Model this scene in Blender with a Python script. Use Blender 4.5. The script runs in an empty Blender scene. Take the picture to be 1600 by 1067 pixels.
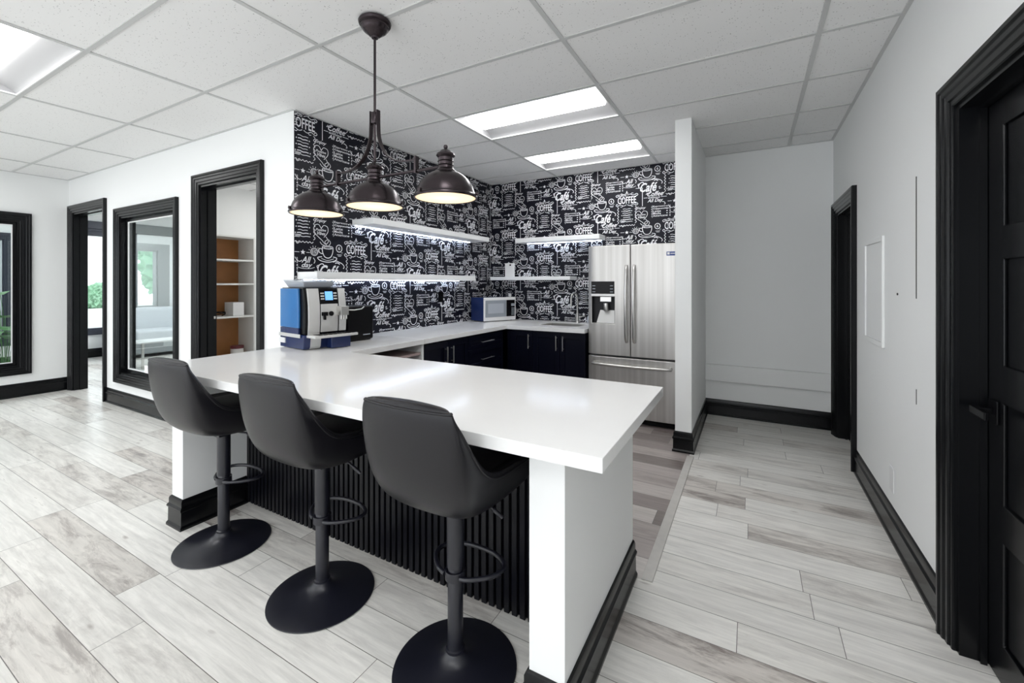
import bpy, bmesh, math, random
from math import pi, sin, cos, radians
from mathutils import Vector, Matrix

sc = bpy.context.scene
col = sc.collection

# ------------------------------------------------------------------ camera
F, CX, CY, YAW, HC = 671.2, 800.0, 443.0, 0.508, 1.37
cam_d = bpy.data.cameras.new('camera')
cam = bpy.data.objects.new('camera', cam_d); col.objects.link(cam)
cam.location = (0, 0, HC); cam.rotation_euler = (pi/2, 0, YAW)
cam_d.sensor_width = 36; cam_d.lens = F/1600*36
cam_d.shift_x = (800-CX)/1600; cam_d.shift_y = -(533.5-CY)/1600
cam_d.clip_start = 0.02; cam_d.clip_end = 200
sc.camera = cam

# ------------------------------------------------------------------ world, exposure
w = bpy.data.worlds.new('world'); sc.world = w; w.use_nodes = True
bg = w.node_tree.nodes['Background']
bg.inputs[0].default_value = (0.92, 0.96, 1.0, 1); bg.inputs[1].default_value = 2.0
sc.view_settings.view_transform = 'Standard'; sc.view_settings.look = 'None'
sc.view_settings.gamma = 1; sc.view_settings.use_curve_mapping = False
sc.view_settings.exposure = 0.58

TROFFER = 8.5      # emission of the ceiling lenses
CEIL = 2.704

# ------------------------------------------------------------------ materials
def new_mat(name):
    m = bpy.data.materials.new(name); m.use_nodes = True
    return m, m.node_tree.nodes, m.node_tree.links, m.node_tree.nodes['Principled BSDF']
def pm(name, c, rough=0.5, metal=0.0, spec=0.5, bump=0, bscale=50, coat=0, vary=0.0):
    m, N, L, b = new_mat(name)
    b.inputs['Base Color'].default_value = (*c, 1); b.inputs['Roughness'].default_value = rough
    b.inputs['Metallic'].default_value = metal; b.inputs['Specular IOR Level'].default_value = spec
    b.inputs['Coat Weight'].default_value = coat
    tc = N.new('ShaderNodeTexCoord')
    nz = N.new('ShaderNodeTexNoise'); nz.inputs['Scale'].default_value = bscale; nz.inputs['Detail'].default_value = 4
    L.new(tc.outputs['Object'], nz.inputs['Vector'])
    if bump:
        bp_ = N.new('ShaderNodeBump'); bp_.inputs['Strength'].default_value = bump; bp_.inputs['Distance'].default_value = 0.002
        L.new(nz.outputs['Fac'], bp_.inputs['Height']); L.new(bp_.outputs['Normal'], b.inputs['Normal'])
    if vary:
        mx = N.new('ShaderNodeMix'); mx.data_type = 'RGBA'
        mx.inputs[6].default_value = (*[x*(1-vary) for x in c], 1); mx.inputs[7].default_value = (*[min(1, x*(1+vary)) for x in c], 1)
        L.new(nz.outputs['Fac'], mx.inputs[0]); L.new(mx.outputs[2], b.inputs['Base Color'])
    return m
def emit(name, c, s):
    m, N, L, b = new_mat(name)
    b.inputs['Base Color'].default_value = (*c, 1)
    b.inputs['Emission Color'].default_value = (*c, 1); b.inputs['Emission Strength'].default_value = s
    return m

M = {}
M['wall'] = pm('wall_paint', (0.86, 0.87, 0.865), 0.6, spec=.3, bump=0.08, bscale=120)
M['white'] = pm('white_paint', (0.84, 0.85, 0.85), 0.4, bump=0.03)
M['black'] = pm('black_trim_paint', (0.0036, 0.0040, 0.0050), 0.24, spec=.26)
M['blackmatt'] = pm('black_fluted_paint', (0.0030, 0.0033, 0.006), 0.32, spec=.26)
M['quartz'] = pm('white_quartz', (0.80, 0.80, 0.795), 0.12, spec=.13, vary=0.015, bscale=9)
M['leather'] = pm('black_leather', (0.0062, 0.0058, 0.0082), 0.34, spec=.36, bump=0.25, bscale=400)
M['stoolmetal'] = pm('matt_black_metal', (0.008, 0.0085, 0.015), 0.32, spec=.6)
M['bronze'] = pm('dark_bronze', (0.050, 0.040, 0.044), 0.27, metal=0.85, bump=0.03, bscale=90)
M['shadein'] = pm('cream_enamel', (0.85, 0.78, 0.66), 0.5)
M['navy'] = pm('black_cabinet_lacquer', (0.0025, 0.003, 0.009), 0.3, spec=.22)
M['chrome'] = pm('brushed_nickel', (0.62, 0.61, 0.59), 0.28, metal=1.0)
M['plastic_w'] = pm('white_plastic', (0.78, 0.78, 0.78), 0.35)
M['plastic_b'] = pm('black_plastic', (0.0035, 0.0035, 0.0045), 0.25, spec=.16)
M['liner'] = pm('black_recess', (0.02, 0.02, 0.022), 0.4, spec=.2)
M['silver'] = pm('silver_plastic', (0.66, 0.66, 0.65), 0.35, metal=0.35)
M['bluep'] = pm('blue_tinted_plastic', (0.03, 0.16, 0.42), 0.10, vary=0.12, bscale=5)
M['bluedark'] = pm('dark_blue_plastic_and_tint', (0.012, 0.025, 0.10), 0.16)
M['hopper'] = pm('grey_hopper_plastic', (0.42, 0.45, 0.50), 0.18)
M['led'] = emit('led_strip', (0.72, 0.82, 1.0), 15.0)
M['reflector'] = pm('troffer_reflector_enamel', (0.36, 0.36, 0.365), 0.5)
M['lens'] = emit('troffer_lens', (1.0, 1.0, 1.0), TROFFER)
M['screen'] = emit('machine_screen', (0.14, 0.38, 0.85), 0.7)
M['grey'] = pm('grey_plastic', (0.30, 0.33, 0.36), 0.25)
M['steelside'] = pm('grey_fridge_side', (0.10, 0.10, 0.11), 0.4)
M['wood'] = pm('brown_plywood', (0.36, 0.15, 0.045), 0.5, vary=0.25, bscale=7)
M['shelfw'] = pm('melamine_shelf', (0.74, 0.74, 0.72), 0.4)
M['pinkboard'] = pm('unpainted_board', (0.42, 0.33, 0.32), 0.6, vary=0.1, bscale=12)
M['bar'] = pm('ceiling_grid_metal', (0.58, 0.585, 0.58), 0.45)
M['sofa'] = pm('pale_grey_fabric', (0.58, 0.61, 0.65), 0.9, bump=0.3, bscale=300)
M['sofabase'] = pm('grey_fabric', (0.33, 0.35, 0.36), 0.9, bump=0.3, bscale=300)
M['leaf'] = pm('green_leaf', (0.05, 0.16, 0.04), 0.5, vary=0.5, bscale=3)
M['tree'] = pm('tree_foliage', (0.24, 0.42, 0.28), 0.8, vary=0.7, bscale=2.5)
M['bark'] = pm('tree_bark', (0.13, 0.10, 0.07), 0.9)
M['ground'] = pm('outdoor_paving', (0.55, 0.55, 0.53), 0.9, vary=0.1)
M['navyband'] = pm('dark_grey_paint', (0.030, 0.034, 0.05), 0.35)
M['greycase'] = pm('glare_grey_trim', (0.30, 0.31, 0.31), 0.45)
M['decal_blue'] = pm('blue_sticker', (0.02, 0.05, 0.22), 0.35)
M['paper'] = pm('wallpaper_navy_black', (0.004, 0.004, 0.010), 0.42, spec=.22)
M['chalk'] = pm('wallpaper_white_print', (0.82, 0.83, 0.86), 0.5, spec=.2)
M['darkline'] = pm('dark_gap', (0.05, 0.05, 0.05), 0.8)
M['tin'] = pm('paint_tin_label', (0.7, 0.68, 0.66), 0.4)
M['tinred'] = pm('dark_red_band', (0.10, 0.015, 0.02), 0.4)

def mat_steel():
    m, N, L, b = new_mat('brushed_stainless_steel')
    b.inputs['Metallic'].default_value = 0.78
    tc = N.new('ShaderNodeTexCoord'); mp = N.new('ShaderNodeMapping'); mp.inputs['Scale'].default_value = (26, 26, 0.35)
    nz = N.new('ShaderNodeTexNoise'); nz.inputs['Scale'].default_value = 1.0; nz.inputs['Detail'].default_value = 5
    L.new(tc.outputs['Object'], mp.inputs[0]); L.new(mp.outputs[0], nz.inputs['Vector'])
    r = N.new('ShaderNodeMapRange'); r.inputs[3].default_value = 0.34; r.inputs[4].default_value = 0.42
    L.new(nz.outputs['Fac'], r.inputs[0]); L.new(r.outputs[0], b.inputs['Roughness'])
    cr = N.new('ShaderNodeValToRGB'); cr.color_ramp.elements[0].position = 0.35; cr.color_ramp.elements[0].color = (0.50, 0.485, 0.465, 1)
    cr.color_ramp.elements[1].position = 0.65; cr.color_ramp.elements[1].color = (0.62, 0.605, 0.585, 1)
    L.new(nz.outputs['Fac'], cr.inputs[0]); L.new(cr.outputs[0], b.inputs['Base Color'])
    mp2 = N.new('ShaderNodeMapping'); mp2.inputs['Scale'].default_value = (7, 7, 0.5)
    n2 = N.new('ShaderNodeTexNoise'); n2.inputs['Scale'].default_value = 1.0; n2.inputs['Detail'].default_value = 2
    L.new(tc.outputs['Object'], mp2.inputs[0]); L.new(mp2.outputs[0], n2.inputs['Vector'])
    bp_ = N.new('ShaderNodeBump'); bp_.inputs['Strength'].default_value = 0.05; bp_.inputs['Distance'].default_value = 0.005
    L.new(n2.outputs['Fac'], bp_.inputs['Height']); L.new(bp_.outputs[0], b.inputs['Normal'])
    return m
M['steel'] = mat_steel()

def mat_tile():
    m, N, L, b = new_mat('mineral_fibre_ceiling_tile')
    b.inputs['Roughness'].default_value = 0.9
    tc = N.new('ShaderNodeTexCoord')
    v = N.new('ShaderNodeTexVoronoi'); v.inputs['Scale'].default_value = 75
    L.new(tc.outputs['Object'], v.inputs['Vector'])
    n = N.new('ShaderNodeTexNoise'); n.inputs['Scale'].default_value = 28; n.inputs['Detail'].default_value = 3
    L.new(tc.outputs['Object'], n.inputs['Vector'])
    th = N.new('ShaderNodeMath'); th.operation = 'MULTIPLY'; th.inputs[1].default_value = 0.36
    L.new(n.outputs['Fac'], th.inputs[0])
    lt = N.new('ShaderNodeMath'); lt.operation = 'LESS_THAN'
    L.new(v.outputs['Distance'], lt.inputs[0]); L.new(th.outputs[0], lt.inputs[1])
    sp = N.new('ShaderNodeSeparateColor'); L.new(v.outputs['Color'], sp.inputs[0])
    g = N.new('ShaderNodeMath'); g.operation = 'GREATER_THAN'; g.inputs[1].default_value = 0.55
    L.new(sp.outputs[0], g.inputs[0])
    mu = N.new('ShaderNodeMath'); mu.operation = 'MULTIPLY'; L.new(lt.outputs[0], mu.inputs[0]); L.new(g.outputs[0], mu.inputs[1])
    mx = N.new('ShaderNodeMix'); mx.data_type = 'RGBA'
    mx.inputs[6].default_value = (0.87, 0.87, 0.865, 1); mx.inputs[7].default_value = (0.48, 0.48, 0.47, 1)
    L.new(mu.outputs[0], mx.inputs[0]); L.new(mx.outputs[2], b.inputs['Base Color'])
    return m
M['tile'] = mat_tile()

def mat_floor(name, pw, y0, L0, ramp, seed, grain=0.5):
    m, N, L, b = new_mat(name)
    def math_(op, a, bb=None):
        n = N.new('ShaderNodeMath'); n.operation = op
        for i, x in enumerate((a, bb)):
            if x is None: continue
            if isinstance(x, (int, float)): n.inputs[i].default_value = x
            else: L.new(x, n.inputs[i])
        return n.outputs[0]
    tc = N.new('ShaderNodeTexCoord'); sx = N.new('ShaderNodeSeparateXYZ'); L.new(tc.outputs['Object'], sx.inputs[0])
    X, Y = sx.outputs[0], sx.outputs[1]
    yy = math_('DIVIDE', math_('SUBTRACT', Y, y0), pw)
    row = math_('FLOOR', yy); fy = math_('SUBTRACT', yy, row)
    wn = N.new('ShaderNodeTexWhiteNoise'); wn.noise_dimensions = '1D'; L.new(math_('ADD', row, seed), wn.inputs['W'])
    xx = math_('ADD', math_('DIVIDE', X, L0), math_('MULTIPLY', wn.outputs['Value'], 7.3))
    cl = math_('FLOOR', xx); fx = math_('SUBTRACT', xx, cl)
    cb = N.new('ShaderNodeCombineXYZ'); L.new(row, cb.inputs[0]); L.new(cl, cb.inputs[1]); cb.inputs[2].default_value = seed
    w2 = N.new('ShaderNodeTexWhiteNoise'); w2.noise_dimensions = '3D'; L.new(cb.outputs[0], w2.inputs['Vector'])
    cr = N.new('ShaderNodeValToRGB'); L.new(w2.outputs['Value'], cr.inputs[0])
    els = cr.color_ramp.elements
    els[0].position = ramp[0][0]; els[0].color = (*ramp[0][1], 1); els[1].position = ramp[1][0]; els[1].color = (*ramp[1][1], 1)
    for p_, c_ in ramp[2:]:
        e = els.new(p_); e.color = (*c_, 1)
    # grain
    vadd = N.new('ShaderNodeVectorMath'); vadd.operation = 'MULTIPLY_ADD'
    L.new(w2.outputs['Color'], vadd.inputs[0]); vadd.inputs[1].default_value = (40, 40, 40)
    mp = N.new('ShaderNodeMapping'); mp.inputs['Scale'].default_value = (3.2, 42, 1); L.new(tc.outputs['Object'], mp.inputs[0])
    L.new(mp.outputs[0], vadd.inputs[2])
    n1 = N.new('ShaderNodeTexNoise'); n1.inputs['Scale'].default_value = 1.0; n1.inputs['Detail'].default_value = 8; n1.inputs['Roughness'].default_value = 0.65
    n1.inputs['Distortion'].default_value = 0.6; L.new(vadd.outputs[0], n1.inputs['Vector'])
    mp2 = N.new('ShaderNodeMapping'); mp2.inputs['Scale'].default_value = (2.6, 13, 1); L.new(tc.outputs['Object'], mp2.inputs[0])
    va2 = N.new('ShaderNodeVectorMath'); va2.operation = 'MULTIPLY_ADD'; L.new(w2.outputs['Color'], va2.inputs[0]); va2.inputs[1].default_value = (23, 31, 17)
    L.new(mp2.outputs[0], va2.inputs[2])
    n2 = N.new('ShaderNodeTexNoise'); n2.inputs['Scale'].default_value = 1.0; n2.inputs['Detail'].default_value = 14; n2.inputs['Roughness'].default_value = 0.76; n2.inputs['Distortion'].default_value = 0.5
    L.new(va2.outputs[0], n2.inputs['Vector'])
    # worn patches: stronger on the darker boards
    pr = N.new('ShaderNodeMapRange'); pr.inputs[1].default_value = 0.47; pr.inputs[2].default_value = 0.62; L.new(n2.outputs['Fac'], pr.inputs[0])
    gr = N.new('ShaderNodeMapRange'); gr.inputs[1].default_value = 0.35; gr.inputs[2].default_value = 0.7
    gr.inputs[3].default_value = 1.05; gr.inputs[4].default_value = 1 - 0.20*grain; L.new(n1.outputs['Fac'], gr.inputs[0])
    hs = N.new('ShaderNodeMix'); hs.data_type = 'RGBA'; hs.blend_type = 'MULTIPLY'; hs.inputs[0].default_value = 1
    L.new(cr.outputs[0], hs.inputs[6]); L.new(gr.outputs[0], hs.inputs[7])
    wb = math_('MULTIPLY', math_('ADD', math_('POWER', w2.outputs['Value'], 3.2), 0.10), math_('MULTIPLY', pr.outputs[0], 0.85*grain))
    wm = N.new('ShaderNodeMix'); wm.data_type = 'RGBA'; L.new(wb, wm.inputs[0]); L.new(hs.outputs[2], wm.inputs[6]); wm.inputs[7].default_value = (0.155, 0.122, 0.112, 1)
    # knots
    vk = N.new('ShaderNodeTexVoronoi'); vk.inputs['Scale'].default_value = 1.0
    mk = N.new('ShaderNodeMapping'); mk.inputs['Scale'].default_value = (3.2, 8.5, 1); L.new(tc.outputs['Object'], mk.inputs[0])
    md = N.new('ShaderNodeVectorMath'); md.operation = 'MULTIPLY_ADD'; L.new(n1.outputs['Color'], md.inputs[0]); md.inputs[1].default_value = (.25, .25, 0); L.new(mk.outputs[0], md.inputs[2])
    L.new(md.outputs[0], vk.inputs['Vector'])
    kk = N.new('ShaderNodeMapRange'); kk.inputs[1].default_value = 0.03; kk.inputs[2].default_value = 0.11; kk.inputs[3].default_value = 0.55; kk.inputs[4].default_value = 0.0
    L.new(vk.outputs['Distance'], kk.inputs[0])
    km = N.new('ShaderNodeMix'); km.data_type = 'RGBA'; L.new(kk.outputs[0], km.inputs[0]); L.new(wm.outputs[2], km.inputs[6]); km.inputs[7].default_value = (0.22, 0.18, 0.155, 1)
    # joints
    dy = math_('MINIMUM', fy, math_('SUBTRACT', 1.0, fy)); dx = math_('MINIMUM', fx, math_('SUBTRACT', 1.0, fx))
    j = math_('MAXIMUM', math_('LESS_THAN', math_('MULTIPLY', dy, pw), 0.0013), math_('LESS_THAN', math_('MULTIPLY', dx, L0), 0.0013))
    jm = N.new('ShaderNodeMix'); jm.data_type = 'RGBA'; L.new(j, jm.inputs[0]); L.new(km.outputs[2], jm.inputs[6]); jm.inputs[7].default_value = (0.14, 0.13, 0.12, 1)
    L.new(jm.outputs[2], b.inputs['Base Color'])
    rr = N.new('ShaderNodeMapRange'); rr.inputs[3].default_value = 0.20; rr.inputs[4].default_value = 0.42; L.new(n1.outputs['Fac'], rr.inputs[0])
    L.new(rr.outputs[0], b.inputs['Roughness'])
    bp_ = N.new('ShaderNodeBump'); bp_.inputs['Strength'].default_value = 0.15; bp_.inputs['Distance'].default_value = 0.002
    L.new(n1.outputs['Fac'], bp_.inputs['Height']); L.new(bp_.outputs[0], b.inputs['Normal'])
    return m
M['floor'] = mat_floor('whitewashed_plank', 0.1665, 0.631, 1.2,
    [(0.0, (0.80, 0.785, 0.745)), (0.35, (0.87, 0.855, 0.815)), (0.72, (0.79, 0.77, 0.725)), (0.90, (0.70, 0.665, 0.62)), (1.0, (0.60, 0.555, 0.515))], 3.0, 1.0)
M['floork'] = mat_floor('weathered_kitchen_plank', 0.1665, 2.03, 1.0,
    [(0.0, (0.62, 0.58, 0.55)), (0.22, (0.36, 0.31, 0.295)), (0.5, (0.22, 0.185, 0.18)), (0.75, (0.46, 0.41, 0.385)), (1.0, (0.15, 0.125, 0.12))], 11.0, 1.0)

M['strip'] = pm('pale_floor_strip', (0.56, 0.54, 0.51), 0.4, vary=.12, bscale=18)
def mat_glass():
    m, N, L, b = new_mat('window_glass')
    N.remove(b)
    out = [n for n in N if n.type == 'OUTPUT_MATERIAL'][0]
    t = N.new('ShaderNodeBsdfTransparent'); t.inputs[0].default_value = (0.95, 0.98, 0.975, 1)
    g = N.new('ShaderNodeBsdfGlossy'); g.inputs['Roughness'].default_value = 0.0
    fr = N.new('ShaderNodeFresnel')
    ge = N.new('ShaderNodeNewGeometry'); mr = N.new('ShaderNodeMapRange'); mr.inputs[3].default_value = 1.5; mr.inputs[4].default_value = 1/1.5
    L.new(ge.outputs['Backfacing'], mr.inputs[0]); L.new(mr.outputs[0], fr.inputs[0])
    mx = N.new('ShaderNodeMixShader'); L.new(fr.outputs[0], mx.inputs[0]); L.new(t.outputs[0], mx.inputs[1]); L.new(g.outputs[0], mx.inputs[2])
    L.new(mx.outputs[0], out.inputs[0])
    return m
M['glass'] = mat_glass()
def mat_frost():
    m, N, L, b = new_mat('frosted_lamp_glass')
    N.remove(b)
    out = [n for n in N if n.type == 'OUTPUT_MATERIAL'][0]
    t = N.new('ShaderNodeBsdfTranslucent'); t.inputs[0].default_value = (1, 0.93, 0.82, 1)
    e = N.new('ShaderNodeEmission'); e.inputs[0].default_value = (1, 0.86, 0.68, 1); e.inputs[1].default_value = 0.24
    a = N.new('ShaderNodeAddShader'); L.new(t.outputs[0], a.inputs[0]); L.new(e.outputs[0], a.inputs[1]); L.new(a.outputs[0], out.inputs[0])
    return m
M['frost'] = mat_frost()

# ------------------------------------------------------------------ mesh helpers
class MB:
    def __init__(s): s.v = []; s.f = []; s.m = []
    def add(s, vs, fs, mi=0):
        o = len(s.v); s.v += [tuple(p) for p in vs]
        for f in fs: s.f.append(tuple(o+i for i in f)); s.m.append(mi)
        return s
    def box(s, x0, x1, y0, y1, z0, z1, mi=0):
        return s.add([(x0,y0,z0),(x1,y0,z0),(x1,y1,z0),(x0,y1,z0),(x0,y0,z1),(x1,y0,z1),(x1,y1,z1),(x0,y1,z1)],
            [(0,3,2,1),(4,5,6,7),(0,1,5,4),(1,2,6,5),(2,3,7,6),(3,0,4,7)], mi)
    def quad(s, a, b, c, d, mi=0): return s.add([a,b,c,d], [(0,1,2,3)], mi)
    def lathe(s, prof, c=(0,0,0), n=40, mi=0, caps=False):
        vs = []; fs = []; k = len(prof)
        for i in range(n):
            a = 2*pi*i/n
            for r, z in prof: vs.append((c[0]+r*cos(a), c[1]+r*sin(a), c[2]+z))
        for i in range(n):
            j = (i+1) % n
            for q in range(k-1): fs.append((i*k+q, j*k+q, j*k+q+1, i*k+q+1))
        if caps:
            fs.append(tuple(i*k for i in reversed(range(n)))); fs.append(tuple(i*k+k-1 for i in range(n)))
        return s.add(vs, fs, mi)
    def tube(s, pts, r, n=10, mi=0, closed=False, flat=None):
        P = [Vector(p) for p in pts]; m = len(P); rs = r if isinstance(r, (list, tuple)) else [r]*m
        vs = []; up = None
        for i, p in enumerate(P):
            if closed: t = P[(i+1) % m]-P[i-1]
            else: t = P[min(i+1, m-1)]-P[max(i-1, 0)]
            t.normalize()
            if up is None:
                up = Vector((0,0,1)) if abs(t.z) < 0.9 else Vector((1,0,0))
            a = t.cross(up).normalized(); b = a.cross(t).normalized(); up = b
            for k in range(n):
                an = 2*pi*(k+.5)/n
                sa, sb = (1, 1) if flat is None else flat
                vs.append(p + a*cos(an)*rs[i]*sa + b*sin(an)*rs[i]*sb)
        fs = []
        for i in range(m if closed else m-1):
            j = (i+1) % m
            for k in range(n): fs.append((i*n+k, i*n+(k+1) % n, j*n+(k+1) % n, j*n+k))
        if not closed:
            fs.append(tuple(range(n-1, -1, -1))); fs.append(tuple((m-1)*n+k for k in range(n)))
        return s.add(vs, fs, mi)
    def prism(s, poly, fn, a, b, mi=0):
        """poly: 2d points; fn(u,v,w)->xyz, extruded w from a to b"""
        n = len(poly)
        vs = [fn(u, v, a) for u, v in poly]+[fn(u, v, b) for u, v in poly]
        fs = [tuple(range(n-1, -1, -1)), tuple(range(n, 2*n))]+[(i, (i+1) % n, n+(i+1) % n, n+i) for i in range(n)]
        return s.add(vs, fs, mi)
    def sphere(s, c, r, n=16, mi=0, sz=1):
        pr = [(r*sin(pi*i/n), -r*sz*cos(pi*i/n)) for i in range(n+1)]
        pr[0] = (0.0001, pr[0][1]); pr[-1] = (0.0001, pr[-1][1])
        return s.lathe(pr, c, n*2, mi)
    def build(s, name, mats, parent=None, bevel=0, smooth=None, sub=0, loc=None, rot=None, seg=2):
        me = bpy.data.meshes.new(name)
        me.from_pydata(s.v, [], s.f)
        for m in (mats if isinstance(mats, (list, tuple)) else [mats]): me.materials.append(m)
        me.polygons.foreach_set('material_index', s.m)
        bm = bmesh.new(); bm.from_mesh(me)
        bmesh.ops.remove_doubles(bm, verts=bm.verts, dist=1e-5)
        bmesh.ops.recalc_face_normals(bm, faces=bm.faces)
        bm.to_mesh(me); bm.free()
        if smooth is not None or sub:
            me.polygons.foreach_set('use_smooth', [True]*len(me.polygons))
            me.set_sharp_from_angle(angle=radians(smooth if smooth is not None else 180))
        o = bpy.data.objects.new(name, me); col.objects.link(o)
        if parent: o.parent = parent
        if loc: o.location = loc
        if rot: o.rotation_euler = rot
        if bevel:
            md = o.modifiers.new('bevel', 'BEVEL'); md.width = bevel; md.segments = seg; md.limit_method = 'ANGLE'
            md.harden_normals = False
        if sub:
            md = o.modifiers.new('sub', 'SUBSURF'); md.levels = sub; md.render_levels = sub
        return o

def tag(o, label=None, cat=None, group=None, kind=None):
    if label: o['label'] = label
    if cat: o['category'] = cat
    if group: o['group'] = group
    if kind: o['kind'] = kind
    return o
def thing(name, label, cat, loc=(0,0,0), rz=0, group=None):
    o = bpy.data.objects.new(name, None); col.objects.link(o); o.location = loc; o.rotation_euler = (0,0,rz); o.empty_display_size = 0.1
    return tag(o, label, cat, group)
def struct(o): o['kind'] = 'structure'; return o
def copy_tree(o, parent=None):
    c = o.copy(); col.objects.link(c)
    if parent: c.parent = parent
    for ch in [x for x in bpy.data.objects if x.parent == o]: copy_tree(ch, c)
    return c

def solid(mb, us, vs, isfull, w0, w1, fn, mi=0):
    """slab made of grid cells with openings; fn(u,v,w)->xyz"""
    nu, nv = len(us)-1, len(vs)-1
    full = [[isfull((us[i]+us[i+1])/2, (vs[j]+vs[j+1])/2) for j in range(nv)] for i in range(nu)]
    g = lambda i, j: 0 <= i < nu and 0 <= j < nv and full[i][j]
    for i in range(nu):
        for j in range(nv):
            if not full[i][j]: continue
            a, b, c, d = us[i], us[i+1], vs[j], vs[j+1]
            mb.quad(fn(a,c,w0), fn(b,c,w0), fn(b,d,w0), fn(a,d,w0), mi)
            mb.quad(fn(a,c,w1), fn(b,c,w1), fn(b,d,w1), fn(a,d,w1), mi)
            if not g(i-1, j): mb.quad(fn(a,c,w0), fn(a,d,w0), fn(a,d,w1), fn(a,c,w1), mi)
            if not g(i+1, j): mb.quad(fn(b,c,w0), fn(b,d,w0), fn(b,d,w1), fn(b,c,w1), mi)
            if not g(i, j-1): mb.quad(fn(a,c,w0), fn(b,c,w0), fn(b,c,w1), fn(a,c,w1), mi)
            if not g(i, j+1): mb.quad(fn(a,d,w0), fn(b,d,w0), fn(b,d,w1), fn(a,d,w1), mi)
    return mb
fX = lambda u, v, w: (w, u, v)     # wall whose plane is x = const: u=y, v=z
fY = lambda u, v, w: (u, w, v)     # wall whose plane is y = const: u=x, v=z
fZ = lambda u, v, w: (u, v, w)
def wall(name, fn, u0, u1, z0, z1, w0, w1, holes=(), mat=None):
    us = sorted({u0, u1, *[h[0] for h in holes], *[h[1] for h in holes]})
    vs = sorted({z0, z1, *[h[2] for h in holes], *[h[3] for h in holes]})
    vs = [v for v in vs if z0 <= v <= z1]
    full = lambda u, v: not any(h[0] < u < h[1] and h[2] < v < h[3] for h in holes)
    return struct(solid(MB(), us, vs, full, w0, w1, fn).build(name, mat or M['wall']))

CASE = [(0,0),(0,.010),(.004,.014),(.022,.014),(.026,.020),(.048,.021),(.053,.026),(.060,.028),(.070,.028),(.076,.034),(.090,.034),(.095,.028),(.095,0)]
def casing(mb, fn, h, w, out, prof=CASE, four=False, mi=0, scale=1):
    """moulded architrave round an opening h=(u0,u1,z0,z1) on plane w, standing out along sign 'out'"""
    u0, u1, z0, z1 = h; rings = []
    for a, d in prof:
        a *= scale; ww = w+out*d
        if four: rings.append([fn(u0-a,z0-a,ww), fn(u0-a,z1+a,ww), fn(u1+a,z1+a,ww), fn(u1+a,z0-a,ww)])
        else: rings.append([fn(u0-a,z0,ww), fn(u0-a,z1+a,ww), fn(u1+a,z1+a,ww), fn(u1+a,z0,ww)])
    n = len(prof); vs = [p for r in rings for p in r]; fs = []
    for i in range(n-1):
        for k in range(4 if four else 3):
            k2 = (k+1) % 4; fs.append((i*4+k, i*4+k2, (i+1)*4+k2, (i+1)*4+k))
    return mb.add(vs, fs, mi)
def lining(mb, fn, h, w0, w1, t=0.018, four=False, mi=0, stop=None):
    """jamb boards lining the opening; stop=(wa,wb) adds the door stop"""
    u0, u1, z0, z1 = h
    def bx(ua, ub, za, zb, wa, wb):
        p, q = fn(ua, za, wa), fn(ub, zb, wb)
        mb.box(min(p[0],q[0]), max(p[0],q[0]), min(p[1],q[1]), max(p[1],q[1]), min(p[2],q[2]), max(p[2],q[2]), mi)
    bx(u0, u0+t, z0, z1, w0, w1); bx(u1-t, u1, z0, z1, w0, w1); bx(u0+t, u1-t, z1-t, z1, w0, w1)
    if four: bx(u0+t, u1-t, z0, z0+t, w0, w1)
    if stop:
        a, b = stop; s_ = 0.013
        bx(u0+t, u0+t+s_, z0, z1-t, a, b); bx(u1-t-s_, u1-t, z0, z1-t, a, b); bx(u0+t+s_, u1-t-s_, z1-t-s_, z1-t, a, b)
BASE = [(0,0),(.022,0),(.022,.012),(.015,.024),(.014,.098),(.020,.106),(.020,.114),(.012,.124),(.012,.150),(.008,.160),(.002,.165),(0,.165)]
def sweep(mb, path, prof=BASE, closed=False, mi=0, caps=True):
    """profile (out,z) along a floor path; 'out' is to the right of travel"""
    P = [Vector(p) for p in path]; n = len(P); k = len(prof); vs = []
    for i, p in enumerate(P):
        d0 = (P[i]-P[i-1]).normalized() if (i > 0 or closed) else None
        d1 = (P[(i+1) % n]-P[i]).normalized() if (i < n-1 or closed) else None
        n0 = Vector((d0.y, -d0.x)) if d0 is not None else None; n1 = Vector((d1.y, -d1.x)) if d1 is not None else None
        if n0 is None: m = n1
        elif n1 is None: m = n0
        else: m = (n0+n1)/(1+n0.dot(n1))
        for o, z in prof: vs.append((p.x+m.x*o, p.y+m.y*o, z))
    fs = []
    for i in range(n if closed else n-1):
        j = (i+1) % n
        for q in range(k-1): fs.append((i*k+q, j*k+q, j*k+q+1, i*k+q+1))
    if not closed and caps: fs += [tuple(range(k-1, -1, -1)), tuple((n-1)*k+q for q in range(k))]
    return mb.add(vs, fs, mi)
def text_faces(s, size, shear=0, offset=0, res=2):
    """outline of a word as flat faces, centred: returns (verts2d, faces)"""
    cu = bpy.data.curves.new('t', 'FONT'); cu.body = s; cu.size = size; cu.shear = shear; cu.offset = offset
    cu.align_x = 'CENTER'; cu.align_y = 'CENTER'; cu.resolution_u = res
    o = bpy.data.objects.new('t', cu); col.objects.link(o)
    bpy.context.view_layer.update()
    dg = bpy.context.evaluated_depsgraph_get(); me = o.evaluated_get(dg).to_mesh()
    vs = [(v.co.x, v.co.y) for v in me.vertices]; fs = [tuple(p.vertices) for p in me.polygons]
    o.evaluated_get(dg).to_mesh_clear(); bpy.data.objects.remove(o); bpy.data.curves.remove(cu)
    return vs, fs

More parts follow.
